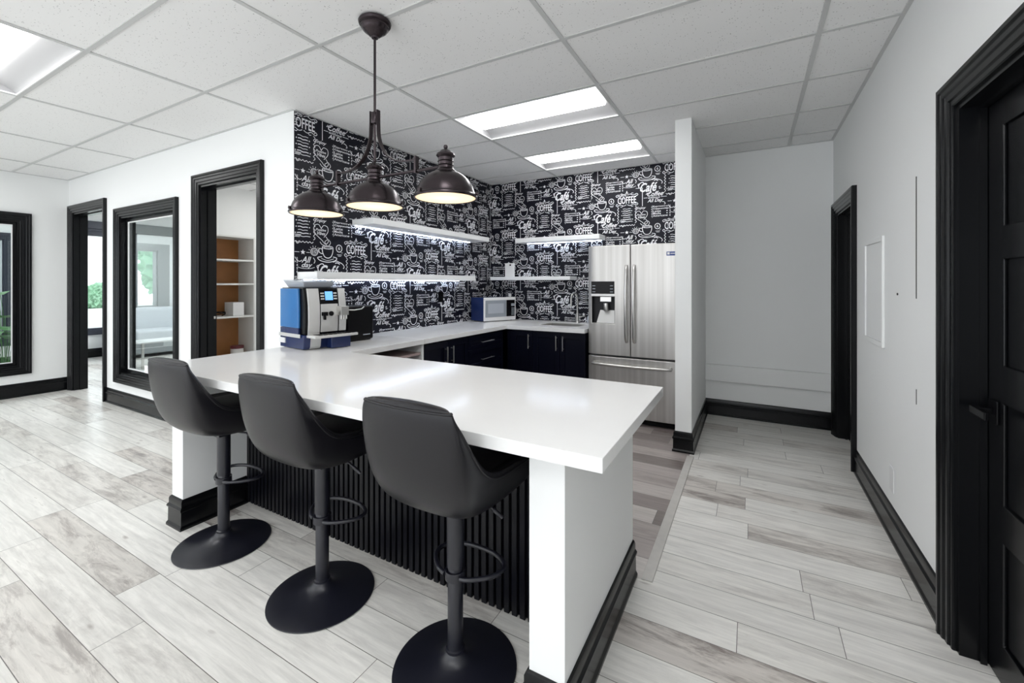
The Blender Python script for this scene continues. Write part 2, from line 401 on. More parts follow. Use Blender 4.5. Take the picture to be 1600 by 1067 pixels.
# ================================================================== the setting
XL, XR, YB, YN = -7.74, 0.67, 4.96, -3.0          # far-left wall, right wall, back wall, wall behind
LW, LW2 = 2.075, 2.21                             # the wall with the doors, its two faces
PX, PX2 = -3.08, -3.20                            # the papered wall
HD2 = (-7.594, -6.645, 0, 2.27); HW1 = (-6.195, -4.96, 0.355, 2.117); HD3 = (-4.473, -3.558, 0, 2.28)
HWF = (0.35, 1.645, 0.365, 2.13)
HRS = (4.03, 4.75, 0, 1.99); HRB = (1.28, 2.204, 0, 2.032)
FW = -10.7                                        # window wall of the lounge
HWA = (2.45, 3.60, 0.52, 2.28); HWB = (3.84, 4.184, 0.90, 2.05); HWC = (0.75, 2.10, 0.45, 2.10)

fl = solid(MB(), [-10.9, PX, -0.43, 0.95], [YN, 2.03, YB+.1, 6.1], lambda u, v: not (PX < u < -0.43 and 2.03 < v < YB+.1), -0.05, 0, fZ, 0)
fl.box(PX, -0.43, 2.03, YB+.1, -0.05, 0, 1)
struct(fl.build('floor', [M['floor'], M['floork']]))
struct(MB().box(-0.445, -0.395, 2.03, 3.66, 0.0, 0.006).build('trim_1', M['strip'], bevel=0.002))

# ceiling: tiles laid in a 0.61 x 1.22 m grid, with the light fittings in some cells
GX0, GY0 = -2.1226, 1.5789
LIGHTS = [(0, 2), (0, 4), (-2, -2), (0, -5), (-2, -5), (-4, -2), (-4, -5), (1, -4), (1, -2)]  # those behind the camera and off the left edge are unseen, added as fill
gx = sorted({XL, XR, *[GX0+1.22*j for j in range(-6, 4) if XL < GX0+1.22*j < XR]})
gy = sorted({YN, YB, *[GY0+.61*i for i in range(-9, 8) if YN < GY0+.61*i < YB]})
cells = [(GX0+1.22*j, GX0+1.22*(j+1), GY0+.61*i, GY0+.61*(i+1)) for j, i in LIGHTS]
inlight = lambda u, v: any(a < u < b and c < v < d for a, b, c, d in cells)
inroom = lambda u, v: not (u < PX2 and v > LW+.05)
ce = solid(MB(), sorted(set(gx+[PX2])), sorted(set(gy+[LW+.05])), lambda u, v: inroom(u, v) and not inlight(u, v), CEIL+0.006, CEIL+0.03, fZ)
ceiling = struct(ce.build('ceiling', M['tile']))
gb = MB(); T_ = 0.012
for x in gx[1:-1]:
    y1 = YB if x > PX else LW
    gb.box(x-T_, x+T_, YN, y1, CEIL, CEIL+.0075)
for y in gy[1:-1]:
    x0 = XL if y < LW else PX
    xs = [x0]+[x for x in gx[1:-1] if x > x0]+[XR]
    for a, b in zip(xs, xs[1:]):
        gb.box(a+T_ if a != x0 else a, b-T_ if b != XR else b, y-T_, y+T_, CEIL+.0004, CEIL+.0075)
for a, b, c, d in [(XL, PX, LW-.02, LW), (PX, PX+.02, LW, YB), (PX+.02, XR, YB-.02, YB), (XR-.02, XR, YN, YB-.02), (XL, XL+.02, YN, LW-.02)]:
    gb.box(a, b, c, d, CEIL+.0002, CEIL+.0075)
gb.build('ceiling_grid', M['bar'], parent=ceiling)['kind'] = 'structure'

wall('wall_left', fY, -7.88, PX2, 0, 2.85, LW, LW2, [HD2, HW1, HD3])
wall('wall_far', fX, YN, LW, 0, 2.85, XL-.14, XL, [HWF])
wall('wall_kitchen', fX, LW, YB, 0, 2.85, PX2, PX)
wall('wall_back', fY, PX2, 0.95, 0, 2.85, YB, YB+.12)
wall('wall_partition', fX, 3.73, YB-.001, 0, CEIL+.005, -0.545, -0.42)
wall('wall_right', fX, YN, YB, 0, 2.85, XR, XR+.14, [HRS, HRB])
HFILL = [(-7.6, -5.0, .12, 2.62), (-4.9, -2.4, .12, 2.62), (-2.3, 0.55, .12, 2.62)]  # unseen window openings added behind the camera to brighten the ceiling
wall('wall_behind', fY, XL-.14, XR+.14, 0, 2.85, YN-.12, YN, HFILL)
# rooms beyond the openings
wall('wall_lounge', fX, -1.5, 6.1, 0, 2.85, FW-.16, FW, [HWA, HWB, HWC])
wall('wall_lounge_back', fY, FW-.16, -5.2, 0, 2.85, 6.1, 6.2)
wall('wall_lounge_front', fY, FW-.16, XL-.14, 0, 2.85, -1.6, -1.5)
struct(MB().box(FW-.16, XL-.14, -1.6, LW2, 2.74, 2.8).box(FW-.16, -4.86, LW2, 6.2, 2.74, 2.8).build('ceiling_lounge', M['white']))
NI = (2.30, 2.80, 0.10, 1.885)                    # bookcase niche in the store room
wn_ = solid(MB(), [LW2, NI[0], NI[1], 3.35], [0, NI[2], NI[3], 2.74], lambda u, v: not (NI[0] < u < NI[1] and NI[2] < v < NI[3]), -5.16, -4.85, fX)
wn_.box(-5.2, -5.16, LW2, 6.1, 0, 2.74)
struct(wn_.build('wall_store_left', M['wall']))
wall('wall_store_back', fY, -4.85, PX2, 0, 2.5, 3.25, 3.35)
clc = MB().box(-4.85, PX2, LW2, 3.25, 2.40, 2.46)
cs_ = struct(clc.build('ceiling_store', M['tile']))
gb = MB()
for x in (-4.5, -3.89): gb.box(x-T_, x+T_, LW2, 3.25, 2.3955, 2.3998)
for y in (2.45, 2.75, 3.06): gb.box(-4.85, PX2, y-T_, y+T_, 2.3960, 2.3998)
gb.build('ceiling_grid', M['bar'], parent=cs_)['kind'] = 'structure'

# ground outside and hall beyond the right doors
struct(MB().box(-45, -10.9, -25, 35, -0.35, -0.25).build('ground', M['ground']))

# ---------- doors, windows, trim of the setting
def opening(name, fn, h, w0, w1, face, out, four=False, stop=None, mat='black'):
    mb = MB(); casing(mb, fn, h, face, out, four=four)
    lining(mb, fn, h, w0, w1, four=four, stop=stop)
    return struct(mb.build(name, M[mat], smooth=25))
d = opening('door_1', fY, HD2, LW, LW2, LW, -1, stop=(2.13, 2.17))
d = opening('door_2', fY, HD3, LW, LW2, LW, -1, stop=(2.13, 2.17))
MB().box(HD3[0]+.0185, HD3[0]+.0225, 2.185, 2.20, 1.035, 1.06).build('strike_plate', M['chrome'], parent=d)
win = opening('window_1', fY, HW1, LW, LW2, LW, -1, four=True, stop=None)
fr = MB()
lining(fr, fY, (HW1[0]+.018, HW1[1]-.018, HW1[2]+.018, HW1[3]-.018), LW+.045, LW2-.04, t=.035, four=True)
fr.build('sash', M['black'], parent=win, bevel=.002)['kind'] = 'structure'
pn = MB().box(HW1[0]+.054, HW1[1]-.054, LW+.064, LW+.070, HW1[2]+.054, HW1[3]-.054).build('pane', M['glass'], parent=win)
bd = MB(); lining(bd, fY, (HW1[0]+.053, HW1[1]-.053, HW1[2]+.053, HW1[3]-.053), LW+.050, LW+.062, t=.011, four=True)
bd.build('glazing_bead', M['white'], parent=win)
win = opening('window_2', fX, HWF, XL-.14, XL, XL, 1, four=True)
fr = MB(); lining(fr, fX, (HWF[0]+.018, HWF[1]-.018, HWF[2]+.018, HWF[3]-.018), XL-.10, XL-.045, t=.030, four=True)
fr.build('sash', M['black'], parent=win, bevel=.002)
MB().box(XL-.070, XL-.064, HWF[0]+.049, HWF[1]-.049, HWF[2]+.049, HWF[3]-.049).build('pane', M['glass'], parent=win)
bd = MB(); lining(bd, fX, (HWF[0]+.048, HWF[1]-.048, HWF[2]+.048, HWF[3]-.048), XL-.062, XL-.050, t=.010, four=True)
bd.build('glazing_bead', M['white'], parent=win)
for k_, h in enumerate(HFILL):
    wf = MB(); lining(wf, fY, h, YN-.12, YN, t=.04, four=True)
    wf.box((h[0]+h[1])/2-.02, (h[0]+h[1])/2+.02, YN-.09, YN-.04, h[2]+.04, h[3]-.04)
    wo = struct(wf.build('window_%d' % (6+k_), M['black']))  # frames of the added fill-light openings
for n_, h in (('window_3', HWA), ('window_4', HWB), ('window_5', HWC)):
    mm = 'greycase' if n_ == 'window_4' else 'navyband'
    mb = MB(); lining(mb, fX, h, FW-.16, FW, t=.02, four=True)
    z1 = h[3]
    if n_ == 'window_4':
        mb.box(FW, FW+.03, h[0]-.12, h[1]+.20, h[3], h[3]+.13); mb.box(FW, FW+.03, h[1], h[1]+.20, h[2], h[3])
    else:
        casing(mb, fX, h, FW, 1, four=True, scale=1.1)
    wn = struct(mb.build(n_, M[mm]))
    MB().box(FW-.09, FW-.084, h[0]+.02, h[1]-.02, h[2]+.02, h[3]-.02).build('pane', M['glass'], parent=wn)
struct(MB().box(FW, FW+.05, 0.3, 3.66, 2.385, 2.53).build('trim_2', M['navyband'], bevel=.01))
struct(MB().box(FW, FW+.05, 3.661, 6.0, 2.36, 2.55).build('trim_3', M['greycase'], bevel=.01))  # same band as the dark trim; glass glare put into its grey
struct(MB().box(FW, FW+.035, 3.705, 3.835, 0.3, 2.36).build('trim_4', M['navyband'], bevel=.004))

# door at the end of the hall and the big panelled door, both in the right wall
def leaf_door(name, h, xf, rows, cols, lever_y=None):
    mb = MB(); casing(mb, fX, h, XR, -1)
    lining(mb, fX, h, XR, XR+.14, stop=(XR+.052, XR+.070))
    fr = struct(mb.build(name, M['black'], smooth=25))
    a, b, z0, z1 = h[0]+.020, h[1]-.020, 0.008, h[3]-.020
    st = .115
    us = [a]; wc = (b-a-st*(cols+1))/cols
    for c_ in range(cols): us += [us[-1]+st, us[-1]+st+wc]
    us.append(b)
    vs = [z0]+[v for r in rows for v in r]+[z1]
    P = [(us[1+2*c_], us[2+2*c_], r[0], r[1]) for c_ in range(cols) for r in rows]
    lf = solid(MB(), us, vs, lambda u, v: not any(q[0] < u < q[1] and q[2] < v < q[3] for q in P), xf, xf+.010, fX)
    lf.box(xf+.010, xf+.040, a, b, z0, z1)
    lf.build('door_leaf', M['black'], parent=fr, bevel=.0035)
    return fr
dr = leaf_door('door_3', HRB, XR+.072, [(.147, .49), (.62, .962), (1.092, 1.452), (1.566, 1.905)], 2)
ly = 2.125
hd = MB().box(XR+.064, XR+.072, ly-.032, ly+.032, .885, .965)
hd.box(XR+.020, XR+.064, ly-.010, ly+.010, .915, .935)
hd.box(XR+.010, XR+.022, ly-.105, ly+.012, .912, .938)
hd.build('lever_handle', M['plastic_b'], parent=dr, bevel=.003)
leaf_door('door_4', HRS, XR+.072, [(.2, .85), (1.0, 1.85)], 1)

# skirting boards
def base_(name, path, **k):
    return struct(sweep(MB(), path, **k).build(name, M['black'], smooth=25))
cw = .095
base_('baseboard_right', [(XR, HRB[1]+cw), (XR, HRS[0]-cw)][::-1])
base_('baseboard_hall', [(-.417, YB), (XR, YB), (XR, HRS[1]+cw)])
base_('baseboard_partition', [(-.545, 4.0), (-.545, 3.73), (-.42, 3.73), (-.42, YB-.001)])
base_('baseboard_left', [(HD3[0]-cw, LW), (HD2[1]+cw, LW)][::-1])
base_('baseboard_far', [(XL, LW-.001), (XL, YN)][::-1])
base_('baseboard_near', [(XR, HRB[0]-cw), (XR, YN)])
base_('baseboard_lounge', [(FW, 0.0), (FW, 6.0)])
base_('baseboard_store', [(HD3[1]+cw, LW), (PX, LW)][::1])

# wall ledge in the hall, access panel, pipe-chase line, blank outlet plate
struct(MB().box(-.419, XR-.001, YB-.05, YB-.0005, .365, .530).build('trim_5', M['wall'], bevel=.003))
ap = MB()
for a, b, c, d_ in [(3.19, 3.64, 1.0, 1.028), (3.19, 3.64, 1.618, 1.646), (3.19, 3.218, 1.028, 1.618), (3.612, 3.64, 1.028, 1.618)]:
    ap.box(XR-.014, XR-.0005, a, b, c, d_)
ap.box(XR-.006, XR-.0005, 3.218, 3.612, 1.028, 1.618)
apo = tag(ap.build('access_panel', M['wall'], bevel=.002), 'white painted square access panel set in the right hand wall', 'access panel')
MB().box(XR-.0075, XR-.0062, 3.219, 3.223, 1.06, 1.60).build('edge_strip', M['darkline'], parent=apo)  # thin dark strip along one inner edge of the frame
struct(MB().box(XR-.0025, XR-.0003, 2.648, 2.654, 1.30, 1.866).box(XR-.002, XR-.0003, 2.649, 2.653, .81, .88).build('trim_6', M['darkline']))
tag(MB().box(XR-.006, XR-.0005, 3.00, 3.075, .245, .375).build('outlet_plate', M['plastic_w'], bevel=.002), 'white blank cover plate low on the right hand wall', 'outlet')
tag(MB().lathe([(0.0001, 0), (.006, 0), (.006, .004), (.0001, .004)], (0, 0, 0), 12).build('wall_screw', M['darkline'], loc=(XR-.0045, 2.94, 1.315), rot=(0, pi/2, 0)), 'tiny dark screw head in the right hand wall beside the access panel', 'screw')

# ------------------------------------------------------------------ ceiling lights
def troffer(i, a, b, c, d, label):
    t = thing('ceiling_light', label, 'ceiling light', (a, c, CEIL), 0, 'recessed fluorescent ceiling lights')
    W, D = b-a, d-c; e = .016
    hs = MB(); n = 14
    prof = [(e, .004), (e+.004, .012)]
    for k in range(n+1):
        u = k/n; prof.append((e+.006+(D/2-e-.006)*u, .016+.075*sin(u*pi/2)**.8))
    prof += [(D-p[0], p[1]) for p in prof[::-1]][1:]
    vs = [(e, y, z) for y, z in prof]+[(W-e, y, z) for y, z in prof]; m = len(prof)
    hs.add(vs, [(q, q+1, m+q+1, m+q) for q in range(m-1)]+[tuple(range(m)), tuple(range(m, 2*m))])
    hs.build('reflector', M['reflector'], parent=t, smooth=40)
    f = MB(); f.box(.0125, W-.0125, .0125, e+.004, -.001, .008); f.box(.0125, W-.0125, D-e-.004, D-.0125, -.001, .008)
    f.box(.0125, e+.004, e+.004, D-e-.004, -.001, .008); f.box(W-e-.004, W-.0125, e+.004, D-e-.004, -.001, .008)
    f.build('frame', M['white'], parent=t)
    ln = MB(); pr = []
    for k in range(13):
        an = pi*k/12; pr.append((D/2-.135*cos(an), .060-.050*sin(an)))
    x0, x1 = .075, W-.075
    vs = [(x0, y, z) for y, z in pr]+[(x1, y, z) for y, z in pr]; m = len(pr)
    ln.add(vs, [(q, q+1, m+q+1, m+q) for q in range(m-1)]+[tuple(range(m)), tuple(range(m, 2*m)), (0, m-1, 2*m-1, m)])
    ln.build('lens', M['lens'], parent=t, smooth=40)
labs = ['recessed ceiling light above the kitchen, nearer one of the two over the counters', 'recessed ceiling light above the kitchen, the one nearest the papered back wall', 'bright recessed ceiling light at the upper left edge of the picture']
for i, c4 in enumerate(cells): troffer(i, *c4, labs[i] if i < 3 else 'unseen fill light added to the office ceiling behind the camera')
def fill_panel(x, y, z, sx, sy, label, mat='lens'):  # panels added to brighten the rooms beyond, not known lamps
    t = thing('ceiling_light', label, 'ceiling light', (x, y, z))
    MB().box(-sx/2, sx/2, -sy/2, sy/2, -.02, 0).build('housing', M['white'], parent=t)
    MB().box(-sx/2+.02, sx/2-.02, -sy/2+.02, sy/2-.02, -.026, -.0201).build('lens', M[mat], parent=t)
M['fill_store'] = emit('store_fill_panel', (1, .98, .95), 9.0)
fill_panel(-4.1, 2.85, 2.395, .5, .3, 'fill light panel added on the store room ceiling', 'fill_store')
M['fill_lounge'] = emit('lounge_fill_panel', (.93, .97, 1), 20.0)
fill_panel(-8.6, 4.3, 2.74, 1.2, .6, 'fill light panel added in the lounge beyond the inner window', 'fill_lounge')
fill_panel(-9.3, 0.9, 2.74, 1.2, .6, 'fill light panel added in the far end of the lounge beside the far left window', 'fill_lounge')

# ------------------------------------------------------------------ wallpaper: chalk-style coffee print
CW_, CH_ = 0.52, 0.64
class Ink:
    def __init__(s): s.v = []; s.f = []
    def poly(s, pts, faces=None):
        o = len(s.v); s.v += pts; s.f += [tuple(o+i for i in f) for f in (faces or [tuple(range(len(pts)))])]
    def stroke(s, pts, w=4, smooth=True, closed=False, n=6, taper=False):
        P = [Vector(p) for p in pts]
        if smooth and len(P) > 2:
            Q = []; m = len(P); seg = m if closed else m-1
            for i in range(seg):
                g = (lambda k: P[k % m]) if closed else (lambda k: P[max(0, min(m-1, k))])
                p0, p1, p2, p3 = g(i-1), g(i), g(i+1), g(i+2)
                for k in range(n):
                    t = k/n
                    Q.append(.5*((2*p1)+(-p0+p2)*t+(2*p0-5*p1+4*p2-p3)*t*t+(-p0+3*p1-3*p2+p3)*t**3))
            if not closed: Q.append(P[-1])
            P = Q
        m = len(P); L = []
        for i, p in enumerate(P):
            t = (P[(i+1) % m]-P[i-1]) if closed else (P[min(i+1, m-1)]-P[max(i-1, 0)])
            if t.length < 1e-6: t = Vector((1, 0))
            t.normalize(); q = Vector((-t.y, t.x))*w*.92/2
            if taper: q *= .6+.4*abs(t.y)
            L.append((p+q, p-q))
        o = len(s.v)
        for a, b in L: s.v += [(a.x, a.y), (b.x, b.y)]
        for i in range(m if closed else m-1):
            j = (i+1) % m; s.f.append((o+2*i, o+2*i+1, o+2*j+1, o+2*j))
    def text(s, t, x, y, h, shear=0, off=0, sx=1, rot=0, fit=None):
        vs, fs = text_faces(t, h, shear, off*h*.017); c, d = cos(rot), sin(rot)
        if fit:
            a0, a1 = min(v[0] for v in vs), max(v[0] for v in vs); b0, b1 = min(v[1] for v in vs), max(v[1] for v in vs)
            vs = [((u-(a0+a1)/2)*fit[0]/(a1-a0), (v-(b0+b1)/2)*fit[1]/(b1-b0)) for u, v in vs]; sx = 1
        o = len(s.v)
        # cell coordinates run downwards in y
        s.v += [(x+(u*sx*c-v*d), y-(u*sx*d+v*c)) for u, v in vs]; s.f += [tuple(o+i for i in f) for f in fs]
    def rect(s, x0, y0, x1, y1): s.poly([(x0,y0),(x1,y0),(x1,y1),(x0,y1)])
def coffee_cell():
    K = Ink(); R = random.Random(4)
    wavy = lambda x, y0, y1: [(x+(5 if i % 2 else -5), y0+(y1-y0)*i/12) for i in range(13)]
    # COFFEE banner, tall slab capitals
    K.text('COFFEE', 0, 1, 62, off=.9, fit=(138, 58))
    for sx in (-1, 1):
        for sy in (-1, 1):
            K.stroke([(sx*4, sy*38), (sx*24, sy*46), (sx*48, sy*36), (sx*70, sy*46), (sx*82, sy*38), (sx*74, sy*28), (sx*66, sy*38)], 4)
            K.stroke([(sx*30, sy*45), (sx*38, sy*54), (sx*48, sy*50)], 3.5)
    K.poly([(-6, -60), (0, -76), (6, -60), (0, -52)]); K.stroke([(-12, -56), (0, -48), (12, -56)], 3)
    # list beneath
    for i in range(7):
        y = 72+i*17; a = 26+R.random()*18
        K.stroke([(-a, y), (-a*.5, y-2), (0, y+2), (a*.5, y-1), (a, y)], 5.5 if i % 2 else 3.6, n=3)
        if i % 2: K.rect(-a-12, y-3, -a-6, y+3); K.rect(a+6, y-3, a+12, y+3)
    K.stroke(wavy(-66, 52, 190), 3.6, n=3); K.stroke(wavy(66, 52, 190), 3.6, n=3)
    K.stroke([(-60+10*i, 205+(4 if i % 2 else -4)) for i in range(13)], 3.6, n=3)
    # row: star, round 15
    st = []
    for i in range(10):
        r = 15 if i % 2 == 0 else 6.5; st.append((0+r*sin(i*pi/5), 262-r*cos(i*pi/5)))
    K.poly(st+[(0, 262)], [(i, (i+1) % 10, 10) for i in range(10)])
    K.stroke([(-48, 262), (-20, 262)], 3, False); K.stroke([(20, 262), (40, 262)], 3, False)
    K.stroke([(66+21*cos(a*pi/6), 256+21*sin(a*pi/6)) for a in range(12)], 3.6, closed=True, n=3)
    K.stroke([(66+15*cos(a*pi/5), 256+15*sin(a*pi/5)) for a in range(10)], 2, closed=True, n=2)
    K.text('15', 66, 256, 22, off=.8, fit=(18, 17))
    for a in range(5): K.stroke([(66+27*cos(-pi*.9+a*.5), 256+27*sin(-pi*.9+a*.5)), (66+35*cos(-pi*.9+a*.5), 256+35*sin(-pi*.9+a*.5))], 3, False)
    # All day
    K.text('All', 20, 302, 46, shear=.35, off=.8, fit=(56, 34)); K.text('day', 24, 336, 46, shear=.35, off=.8, fit=(62, 36))
    K.stroke([(-44, 290), (-34, 306), (-18, 314), (-6, 306)], 4); K.stroke([(60, 290), (70, 306), (64, 322)], 4)
    K.stroke([(-30, 345), (0, 352), (40, 352), (68, 344)], 3)
    # cup and saucer
    cx, cy = 148, 255
    K.stroke([(cx-34, cy-30), (cx-32, cy-2), (cx-20, cy+24), (cx, cy+32), (cx+20, cy+24), (cx+32, cy-2), (cx+34, cy-30)], 5)
    K.stroke([(cx+34*cos(a*pi/8), cy-30+9*sin(a*pi/8)) for a in range(16)], 4, closed=True, n=3)
    K.stroke([(cx+24*cos(a*pi/8), cy-28+5*sin(a*pi/8)) for a in range(16)], 3, closed=True, n=2)
    K.stroke([(cx-34, cy-18), (cx-52, cy-20), (cx-54, cy-2), (cx-38, cy+8), (cx-28, cy+6)], 5)
    K.stroke([(cx-36, cy+26), (cx-62, cy+32), (cx-46, cy+48), (cx, cy+56), (cx+46, cy+46), (cx+58, cy+30), (cx+34, cy+24)], 5)
    K.stroke([(cx-40, cy+36), (cx, cy+46), (cx+40, cy+34)], 3)
    K.stroke([(cx-8, cy-42), (cx-18, cy-62), (cx-2, cy-76), (cx-12, cy-92)], 3.5); K.stroke([(cx+8, cy-42), (cx+18, cy-58), (cx+8, cy-74)], 3.5)
    # coffee bean badge
    K.stroke([(222+19*cos(a*pi/6), 226+21*sin(a*pi/6)) for a in range(12)], 5, closed=True, n=3); K.text('6', 222, 226, 28, off=.8)
    K.rect(208, 262, 240, 265); K.rect(214, 270, 236, 273); K.text('est', 240, 250, 11)
    # Cafe script, drawn by hand
    ox, oy = 158, 362; z = 1.12
    def S(pts, w=9): K.stroke([(ox+p[0]*z, oy+p[1]*z) for p in pts], w*z*1.25, taper=True)
    K.text('Café', 160, 364, 60, shear=.38, off=1.35, fit=(124, 72))
    K.stroke([(128, 334), (116, 322), (98, 328), (88, 348), (92, 368)], 6); K.stroke([(92, 330), (82, 336), (86, 348)], 5)
    K.stroke([(176, 396), (166, 416), (152, 418), (148, 408)], 6)
    K.stroke([(182, 310), (204, 302), (222, 308), (244, 318), (256, 334), (250, 346)], 4.5); K.stroke([(196, 316), (210, 312), (226, 320)], 6)
    K.stroke([(228, 372), (240, 366), (234, 384), (250, 378)], 3.5)
    # rule with ticks
    K.rect(112.5, -85, 116.5, 60); K.rect(66, -87, 116, -84); K.stroke([(116, -70), (104, -78), (108, -86)], 3)
    # Coffee / without / All Day
    K.text('Coffee', 206, -30, 44, shear=.35, off=.9, fit=(112, 38)); K.rect(140, -34, 146, -28); K.rect(262, -34, 268, -28)
    K.rect(124, -4, 150, -1); K.text('without', 198, -2, 27, shear=.3, off=.5, fit=(86, 16)); K.rect(246, -4, 286, -1)
    K.text('All Day', 206, 26, 38, shear=.35, off=.9, fit=(110, 34)); K.stroke([(252, 36), (268, 40), (276, 54), (268, 58)], 4)
    # heart
    K.text('Enjoy', 104, 76, 24, shear=.35, off=.8, fit=(72, 24))
    K.stroke([(108, 120), (92, 98), (70, 104), (62, 130), (78, 158), (112, 186), (120, 196)], 3.6)
    K.stroke([(108, 120), (122, 100), (146, 106), (150, 130), (140, 150), (124, 168)], 3.6)
    K.text('Positive', 106, 127, 17, shear=.3, off=.6, fit=(62, 15)); K.text('Vibes', 108, 147, 22, shear=.3, off=.8, fit=(50, 19))
    K.stroke([(120, 196), (134, 206), (150, 196), (152, 176)], 3.6); K.stroke([(100, 196), (112, 210), (128, 214)], 3.6)
    # menu with prices
    for i, (t, sz, of) in enumerate([('Espresso', 18, .25), ('Cappuccino', 19, .8), ('Latte', 19, .25), ('Mocha', 21, .7), ('Americano', 18, .2)]):
        wdt = 11.2*len(t)
        K.text(t, 190+wdt*.5, 72+i*18, sz, 0, .4+of, fit=(wdt, 15))
        K.rect(178, 72+i*18, 182, 76+i*18); K.rect(284, 70+i*18, 292, 77+i*18); K.text('%d' % (2+i), 308, 74+i*18, 18, off=.8)
    K.rect(183.5, 62, 185.5, 158)
    # little extras at the right of the cell
    K.stroke([(272+8*i, 190+(3 if i % 2 else -3)) for i in range(9)], 3.2, n=3)
    K.stroke([(286, -14), (298, -22), (308, -10), (322, -18)], 3.5); K.rect(284, -60, 330, -56.5); K.rect(292, -48, 322, -45)
    for i in range(3): K.rect(288, 215+i*14, 316-6*i, 218.5+i*14)
    K.text('hot & fresh', 302, 178, 13, shear=.3)
    return K
CELL = coffee_cell()
def print_wall(name, fn, flip, s0, s1, sc0, zc0, parent):
    """repeat the cell in half-drop over s0..s1 x 0..CEIL; fn(s,z)->xyz"""
    ku, kv = CW_/340, CH_/450; vs = []; fs = []
    for k in range(-8, 9):
        for r in range(-5, 6):
            bs = sc0+k*CW_; bz = zc0-r*CH_ - (CH_/2 if k % 2 else 0)
            if bs > s1+.2 or bs+CW_ < s0-.2 or bz < .0 or bz-CH_ > CEIL+.2: continue
            o = len(vs); vs += [(bs+u*ku, bz-v*kv, 0) for u, v in CELL.v]; fs += [tuple(o+i for i in f) for f in CELL.f]
    me = bpy.data.meshes.new(name); me.from_pydata(vs, [], fs)
    bm = bmesh.new(); bm.from_mesh(me)
    for co, no in (((s0+.002, 0, 0), (-1, 0, 0)), ((s1-.002, 0, 0), (1, 0, 0)), ((0, .80, 0), (0, -1, 0)), ((0, CEIL-.002, 0), (0, 1, 0))):
        bmesh.ops.bisect_plane(bm, geom=bm.verts[:]+bm.edges[:]+bm.faces[:], plane_co=co, plane_no=no, clear_outer=True)
    bm.to_mesh(me); bm.free()
    me.transform(Matrix(fn)); me.materials.append(M['chalk']); me.update()
    o = bpy.data.objects.new(name, me); col.objects.link(o); o.parent = parent; o['kind'] = 'structure'
pw_ = struct(MB().box(PX, PX+.002, LW+.002, YB-.001, 0, CEIL-.0005).build('wall_papered_left', M['paper']))
print_wall('chalk_print', ((0,0,0,PX+.0026), (1,0,0,0), (0,1,0,0), (0,0,0,1)), False, LW+.002, YB-.001, 2.15, 2.63, pw_)
pb_ = struct(MB().box(PX+.002, -.546, YB-.002, YB, 0, CEIL-.0005).build('wall_papered_back', M['paper']))
print_wall('chalk_print', ((1,0,0,0), (0,0,0,YB-.0026), (0,1,0,0), (0,0,0,1)), False, PX+.002, -.546, -2.289, 1.69, pb_)

# ================================================================== breakfast bar
CT = 0.905; CTH = 0.042
bar = thing('breakfast_bar_base', 'white bar base with black vertical fluted front under the long white worktop', 'counter', (-1.7, 1.5, 0))
def off(mb, dx, dy, dz=0):
    mb.v = [(x-dx, y-dy, z-dz) for x, y, z in mb.v]; return mb
BZ = CT-CTH-.0005
off(MB().box(-2.89, -2.77, 1.20, 1.98, 0, BZ), -1.7, 1.5).build('end_panel', M['white'], parent=bar, bevel=.002)
off(MB().box(-.607, -.487, 1.20, 2.045, 0, BZ), -1.7, 1.5).build('end_panel', M['white'], parent=bar, bevel=.002)
off(MB().box(-2.7695, -.6075, 1.57, 1.98, 0.0, BZ), -1.7, 1.5).build('cabinet_box', M['navy'], parent=bar)
fp = MB(); fp.box(-2.7695, -.6075, 1.562, 1.5695, .004, BZ)
nsl = 58; pt = (2.7695-.6075)/nsl
for i in range(nsl):
    x = -2.7695+pt*i+.006; fp.box(x, x+pt-.013, 1.545, 1.563, .004, BZ)
off(fp, -1.7, 1.5).build('fluted_panel', M['blackmatt'], parent=bar, bevel=.0015, seg=1)
b1 = sweep(MB(), [(-2.77, 1.545), (-2.77, 1.20), (-2.89, 1.20), (-2.89, 1.98)][::-1])
off(b1, -1.7, 1.5).build('skirting', M['black'], parent=bar, smooth=25)
b2 = sweep(MB(), [(-.487, 2.045), (-.487, 1.20), (-.607, 1.20), (-.607, 1.545)][::-1])
off(b2, -1.7, 1.5).build('skirting', M['black'], parent=bar, smooth=25)

us = [PX+.0035, -3.01, -2.39, -.345]; vs = [1.115, 2.02, LW+.006, 2.789]
def okp(u, v):
    if v < 2.02: return u > -3.01
    if v < LW+.006: return -3.01 < u < -2.39
    return u < -2.39
tag(solid(MB(), us, vs, okp, CT-CTH, CT, fZ).build('worktop', M['quartz'], bevel=.002), 'long white quartz worktop of the breakfast bar where the stools stand', 'worktop')
us = [PX+.0035, -2.39, -2.10, -1.64, -1.475]; vs = [2.791, 4.16, 4.40, 4.74, YB-.004]
kwt = solid(MB(), us, vs, lambda u, v: not (u > -2.39 and v < 4.16) and not (-2.10 < u < -1.64 and 4.40 < v < 4.74), CT-CTH, CT, fZ).build('worktop', M['quartz'], bevel=.002)
tag(kwt, 'white quartz worktop running along the papered walls into the kitchen corner', 'worktop')

